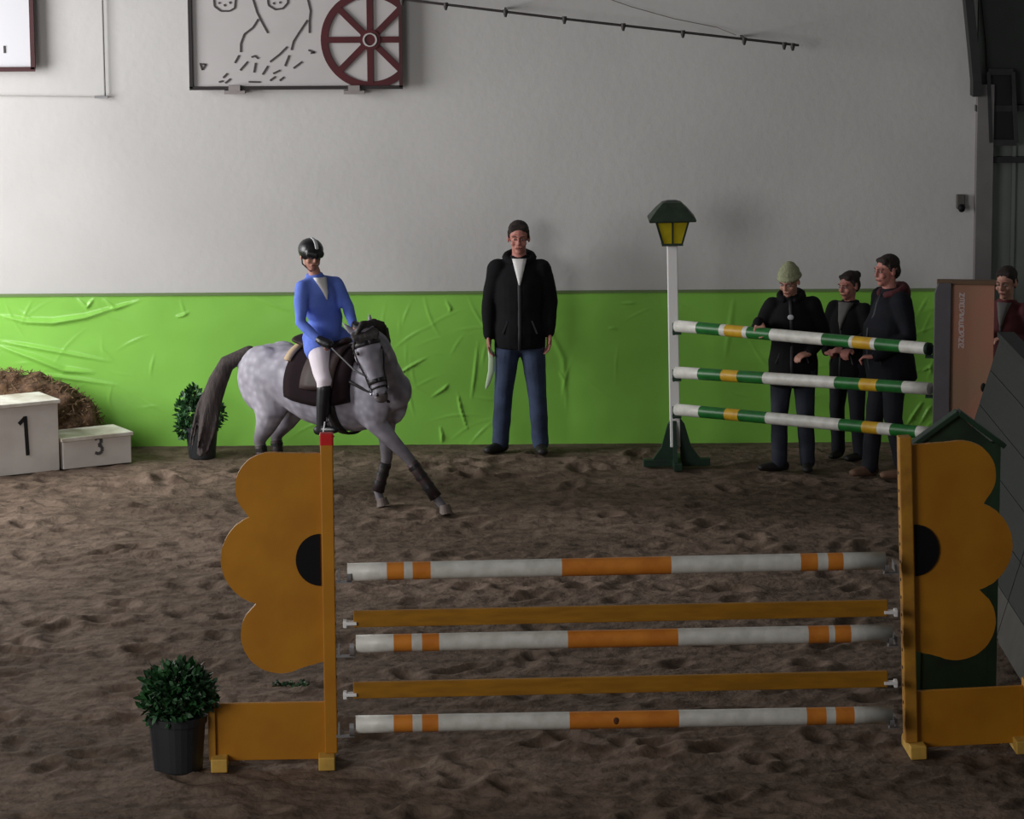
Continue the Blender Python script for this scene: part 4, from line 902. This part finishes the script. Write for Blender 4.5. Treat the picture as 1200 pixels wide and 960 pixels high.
q.ell(HH(.97, -.05), (.035, .035, .03))
# legs
def fleg(sh, elb, kn, fet, hoof):
    q.tube([sh, elb, Vector(elb) * .5 + Vector(kn) * .5, kn, Vector(kn) * .5 + Vector(fet) * .5, fet, hoof], [.10, .085, .058, .044, .030, .034, .034], n=14)
LF = dict(sh=(.47, .12, .86), elb=(.47, .12, .66), kn=(.50, .09, .365), fet=(.43, .065, .11), hoof=(.455, .06, .055))
RF = dict(sh=(.50, -.12, .88), elb=(.54, -.10, .68), kn=(.78, .0, .41), fet=(.985, .07, .115), hoof=(1.03, .085, .06))
fleg(**{a: Vector(v) for a, v in LF.items()}); fleg(**{a: Vector(v) for a, v in RF.items()})
def bleg(hp_, st, hk, fet, hoof):
    q.tube([hp_, st, Vector(st) * .55 + Vector(hk) * .45, hk, Vector(hk) * .5 + Vector(fet) * .5, fet, hoof], [(.13, .16), (.105, .135), (.075, .085), (.042, .052), (.032, .034), (.036, .036), (.036, .036)], n=14, side=(0, 1, 0))
RH = (Vector((-.52, -.13, .90)), Vector((-.44, -.14, .66)), Vector((-.57, -.13, .43)), Vector((-.50, -.12, .12)), Vector((-.46, -.12, .055)))
LH = (Vector((-.52, .13, .90)), Vector((-.44, .14, .66)), Vector((-.60, .11, .43)), Vector((-.55, .10, .12)), Vector((-.51, .10, .055)))
bleg(*RH); bleg(*LH)
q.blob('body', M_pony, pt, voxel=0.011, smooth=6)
for (fe, ho, fw_) in ((LF['fet'], LF['hoof'], .03), (RF['fet'], RF['hoof'], .05), (RH[3], RH[4], .03), (LH[3], LH[4], .04)):
    h0 = Vector(ho); q = MB(); z0_ = -(h0.z) + 0.004
    q.tube([h0 + Vector((.015, 0, .012)), h0 + Vector((.022, 0, -.02)), h0 + Vector((.03, 0, z0_))], [.038, .044, .052], n=16, rnd=False); q.build('hoof', M_hoof, pt, smooth=False)
def boot_on(a, c):
    a, c = Vector(a), Vector(c); q = MB(); q.tube([a + (c - a) * .10, a + (c - a) * .35, a + (c - a) * .7, a + (c - a) * .98], [.046, .044, .043, .050], n=16, rnd=False); o = q.build('leg_boot', M_legboot, pt, smooth=True)
    for f_ in (.2, .45, .7):
        m_ = a + (c - a) * f_; d_ = (c - a).normalized(); q = MB(); q.tube([m_ - d_ * .012, m_ + d_ * .012], [.049, .049], n=16, rnd=False); q.build('strap', M_tack, o)
boot_on(LF['kn'], LF['fet']); boot_on(RF['kn'], RF['fet']); boot_on(RH[2], RH[3]); boot_on(LH[2], LH[3])
# eyes, nostrils
for s in (-1, 1):
    q = MB(); q.ell(HH(.27, .062, s * .086), .017); q.build('eye', M_iris, pt, smooth=True)
    q = MB(); q.ell(HH(.95, .048, s * .032), (.010, .010, .014)); q.build('nostril', M_iris, pt, smooth=True)
q = MB(); q.ell(HH(1.0, -.012), (.054, .050, .040)); q.ell(HH(.95, .0), (.060, .055, .03)); q.blob('muzzle', mat('dark_muzzle', (104, 96, 98), 0.7, var=0.3, scale=12), pt, voxel=.009)
# mane and forelock: bundles of hair
def lock(q, pts, r): q.tube(pts, [r, r * 1.15, r * .8, r * .25][:len(pts)], n=7)
random.seed(9); q = MB()
for i in range(46):
    f_ = i / 45; g = f_ * 4.4; j = min(int(g), 4); c = Vector(NK[j]).lerp(Vector(NK[j + 1]), g - j); r_ = [.27, .235, .185, .145, .11, .08]; top = c + Vector((0, 0, (r_[j] * (1 - (g - j)) + r_[j + 1] * (g - j)) * .88))
    s_ = -1 if random.random() < .45 else 1; o_ = Vector((random.uniform(-.01, .01) - .05, s_ * .05, 0))
    lock(q, [top, top + o_ * .5 + Vector((.02, s_ * .045, .008)), top + o_ + Vector((.02, s_ * .085, -.10)), top + o_ * 1.1 + Vector((.02, s_ * .095, -.22))], .018)
q.blob('mane', M_mane, pt, voxel=.010, smooth=1)
q = MB()
for i in range(9):
    s_ = (i - 4) * .018; lock(q, [HH(-.05, -.01, s_), HH(.0, .05, s_ * 1.3), HH(.07, .088, s_ * 1.3), HH(.15, .104, s_ * 1.0)], .014)
q.blob('forelock', M_mane, pt, voxel=.009, smooth=1)
# tail: placed from its outline, swung out to the left of the picture
dock = Vector((-.76, 0, 1.10)); ty = (pt.matrix_world @ dock).y
tp = [dock, Mi @ at(266, 426, ty + .02), Mi @ at(255, 448, ty + .03), Mi @ at(247, 475, ty + .03), Mi @ at(242, 503, ty + .0), Mi @ at(235, 531, ty - .02)]
q = MB(); q.tube(tp, [.05, .065, .078, .078, .065, .03], n=14)
for i in range(26):
    o_ = Vector((random.gauss(0, .024), random.gauss(0, .024), 0)); q.tube([tp[1] + o_ * .4, tp[2] + o_, tp[3] + o_ * 1.5, tp[4] + o_ * 1.7, tp[5] + o_ * 1.5 + Vector((0, 0, random.uniform(-.03, .06)))], [.015, .018, .018, .014, .005], n=6)
q.blob('tail', M_tail, pt, voxel=.011, smooth=1)
# saddle cloth, saddle, girth: shells around the barrel
def barrel(x):
    for a, c in zip(sec[:-1], sec[1:]):
        if a[0] <= x <= c[0]:
            f_ = (x - a[0]) / (c[0] - a[0]); return tuple(a[i] + (c[i] - a[i]) * f_ for i in (1, 2, 3))
def shell(name, m, xs, a0, a1, off, th, parent, na=28, slant=0.0):
    q = MB(); vs = []; nx = len(xs)
    for o_ in (off, off + th):
        for x in xs:
            zc, hh_, hw_ = barrel(x); 
            for j in range(na + 1):
                a = R(a0 + (a1 - a0) * j / na); vs.append(Vector((x + slant * (1 - math.cos(a)), (hw_ + o_) * math.sin(a), zc + (hh_ + o_) * math.cos(a))))
    n1 = nx * (na + 1); fs = []
    for i in range(nx - 1):
        for j in range(na):
            a = i * (na + 1) + j; fs += [(a, a + na + 1, a + na + 2, a + 1), (a + n1, a + 1 + n1, a + na + 2 + n1, a + na + 1 + n1)]
    for i in range(nx - 1):
        for j in (0, na): a = i * (na + 1) + j; fs.append((a, a + n1, a + n1 + na + 1, a + na + 1) if j == 0 else (a, a + na + 1, a + n1 + na + 1, a + n1))
    for j in range(na):
        for i in (0, nx - 1): a = i * (na + 1) + j; fs.append((a, a + 1, a + 1 + n1, a + n1) if i == 0 else (a, a + n1, a + 1 + n1, a + 1))
    q.add(vs, fs); return q.build(name, m, parent, smooth=True)
shell('saddle_pad', M_pad, [-.20, -.12, -.02, .1, .2, .3, .40], -104, 104, .012, .018, pt)
shell('fleece_rim', M_fleece, [-.235, -.21, -.18], -48, 48, .022, .028, pt)
shell('girth', M_tack, [.20, .235, .27], -180, 180, .012, .014, pt, na=48)
shell('saddle_flap', M_leather, [-.02, .06, .14, .22, .28], -82, 82, .034, .016, pt)
q = MB(); q.tube([(-.22, 0, 1.255), (-.12, 0, 1.225), (.02, 0, 1.205), (.14, 0, 1.23), (.20, 0, 1.265)], [(.15, .035), (.14, .035), (.10, .035), (.085, .035), (.06, .03)], n=16, side=(0, 1, 0)); q.blob('saddle_seat', M_leather, pt, voxel=.011)
q = MB(); q.tube([(.40, -.235, 1.0), (.56, -.20, .93), (.68, -.12, .86), (.72, 0, .84), (.68, .12, .86), (.56, .21, .93)], [(.012, .006)] * 6, n=8, side=(0, 0, 1)); q.build('breastplate', M_tack, pt, smooth=True)
# bridle
br = MB()
def strap_ring(a, rs, rf, w_=.013, n=20):
    pts = [HH(a, -0.0 + rf * math.cos(2 * math.pi * i / n), rs * math.sin(2 * math.pi * i / n)) for i in range(n + 1)]; br.tube(pts, [(w_, .005)] * (n + 1), n=8, side=hd_, rnd=False)
strap_ring(.16, .108, .106, .017); strap_ring(.74, .064, .070, .017); strap_ring(.84, .060, .064, .008)
for s in (-1, 1):
    br.tube([HH(.02, .02, s * .075), HH(.2, .02, s * .108), HH(.4, .01, s * .100), HH(.62, .01, s * .075), HH(.88, .01, s * .063)], [(.009, .004)] * 5, n=8)
bo = br.build('bridle', M_tack, pt, smooth=True)
for s in (-1, 1):
    q = MB(); n = 16; pts = [HH(.88 + .05 * math.cos(2 * math.pi * i / n), .01 + .024 * math.sin(2 * math.pi * i / n), s * .068) for i in range(n + 1)]; q.tube(pts, [.005] * (n + 1), n=6, rnd=False); q.build('bit_ring', mat('steel_bit', (150, 150, 156), 0.3, metal=0.8), bo)
# ---------------------------------------------------------------- rider
rt_ = thing('person', 'young rider in royal blue jacket, black helmet and white breeches on the grey pony', 'person', HO, TH + R(90)); bpy.context.view_layer.update(); RI = rt_.matrix_world.inverted(); k_ = 1.50 / 1.8
def hw(p): return (RI @ (pt.matrix_world @ Vector(p))) / k_          # pony local -> rider pose space
def pxp(px, py, dy): return (RI @ at(px, py, HO.y + dy)) / k_
pose = dict(pelvis=hw((-.02, 0, 1.30)), waist=hw((-.0, -.0, 1.43)), chest=pxp(374, 350, -.06), neck=pxp(370, 325, -.09), head=pxp(364, 301, -.12),
    shR=pxp(354, 336, -.16), elR=pxp(352, 378, -.22), wrR=pxp(373, 398, -.30), shL=pxp(393, 332, .02), elL=pxp(408, 360, -.06), wrL=pxp(414, 381, -.22),
    hipR=hw((-.02, -.09, 1.27)), knR=hw((.22, -.30, .985)), anR=hw((.20, -.325, .66)), hipL=hw((-.02, .09, 1.27)), knL=hw((.24, .30, 1.0)), anL=hw((.20, .325, .67)))
t, J, H, jk, k = person('person', '', None, 0, 1.50, root=rt_, pose=pose, jacket=M_blue, trousers=M_breech, shoe=M_boot, hairkind='helmet', head_rot=(-28, 6, 6), girth=.97, hem=.885, seated=True, curl=75, sleeve_pad=.012,
    hand_dir=dict(R=(hw((.5, -.1, 1.0)) - hw((.15, -.1, 1.1)), (0, 0, -1)), L=(hw((.5, -.1, 1.0)) - hw((.15, -.1, 1.1)), (0, 0, -1))))
shirt_panel(t, J, k, M_shirt, wtop=.055, depth=.135, L_=.2)
for S in 'RL':
    q = MB(); el, wr = J['el' + S], J['wr' + S]; d = (wr - el).normalized(); hdv = (hw((.5, -.1, 1.0)) - hw((.15, -.1, 1.1))).normalized(); q.tube([wr - d * .02, wr + hdv * .04, wr + hdv * .105], [(.030, .028), (.046, .038), (.042, .038)], n=12); q.blob('glove', M_boot, t, voxel=.008)
# reins: rider's hands to the bit
for s, S in ((-1, 'R'), (1, 'L')):
    a = pt.matrix_world.inverted() @ (rt_.matrix_world @ J['wr' + S]); c = HH(.88, .01, s * .07); m_ = (a + c) / 2 + Vector((.03, s * .02, -.05)); q = MB(); q.tube([a + Vector((.05, 0, 0)), m_, c], [(.008, .003)] * 3, n=6); q.build('rein', M_tack, bo)
    f0 = pt.matrix_world.inverted() @ (rt_.matrix_world @ J['an' + S]); q = MB()
    tr_ = f0 + Vector((.05, 0, -.055)); q.box(tr_ + Vector((0, 0, -.03)), (.06, .11, .012))
    for e in (-1, 1): q.bar(tr_ + Vector((0, e * .052, -.03)), tr_ + Vector((0, e * .02, .09)), .01, .01)
    q.bar(tr_ + Vector((0, 0, .09)), Vector((.12, s * .29, 1.08)), .02, .006); q.build('stirrup', M_cup, pt)
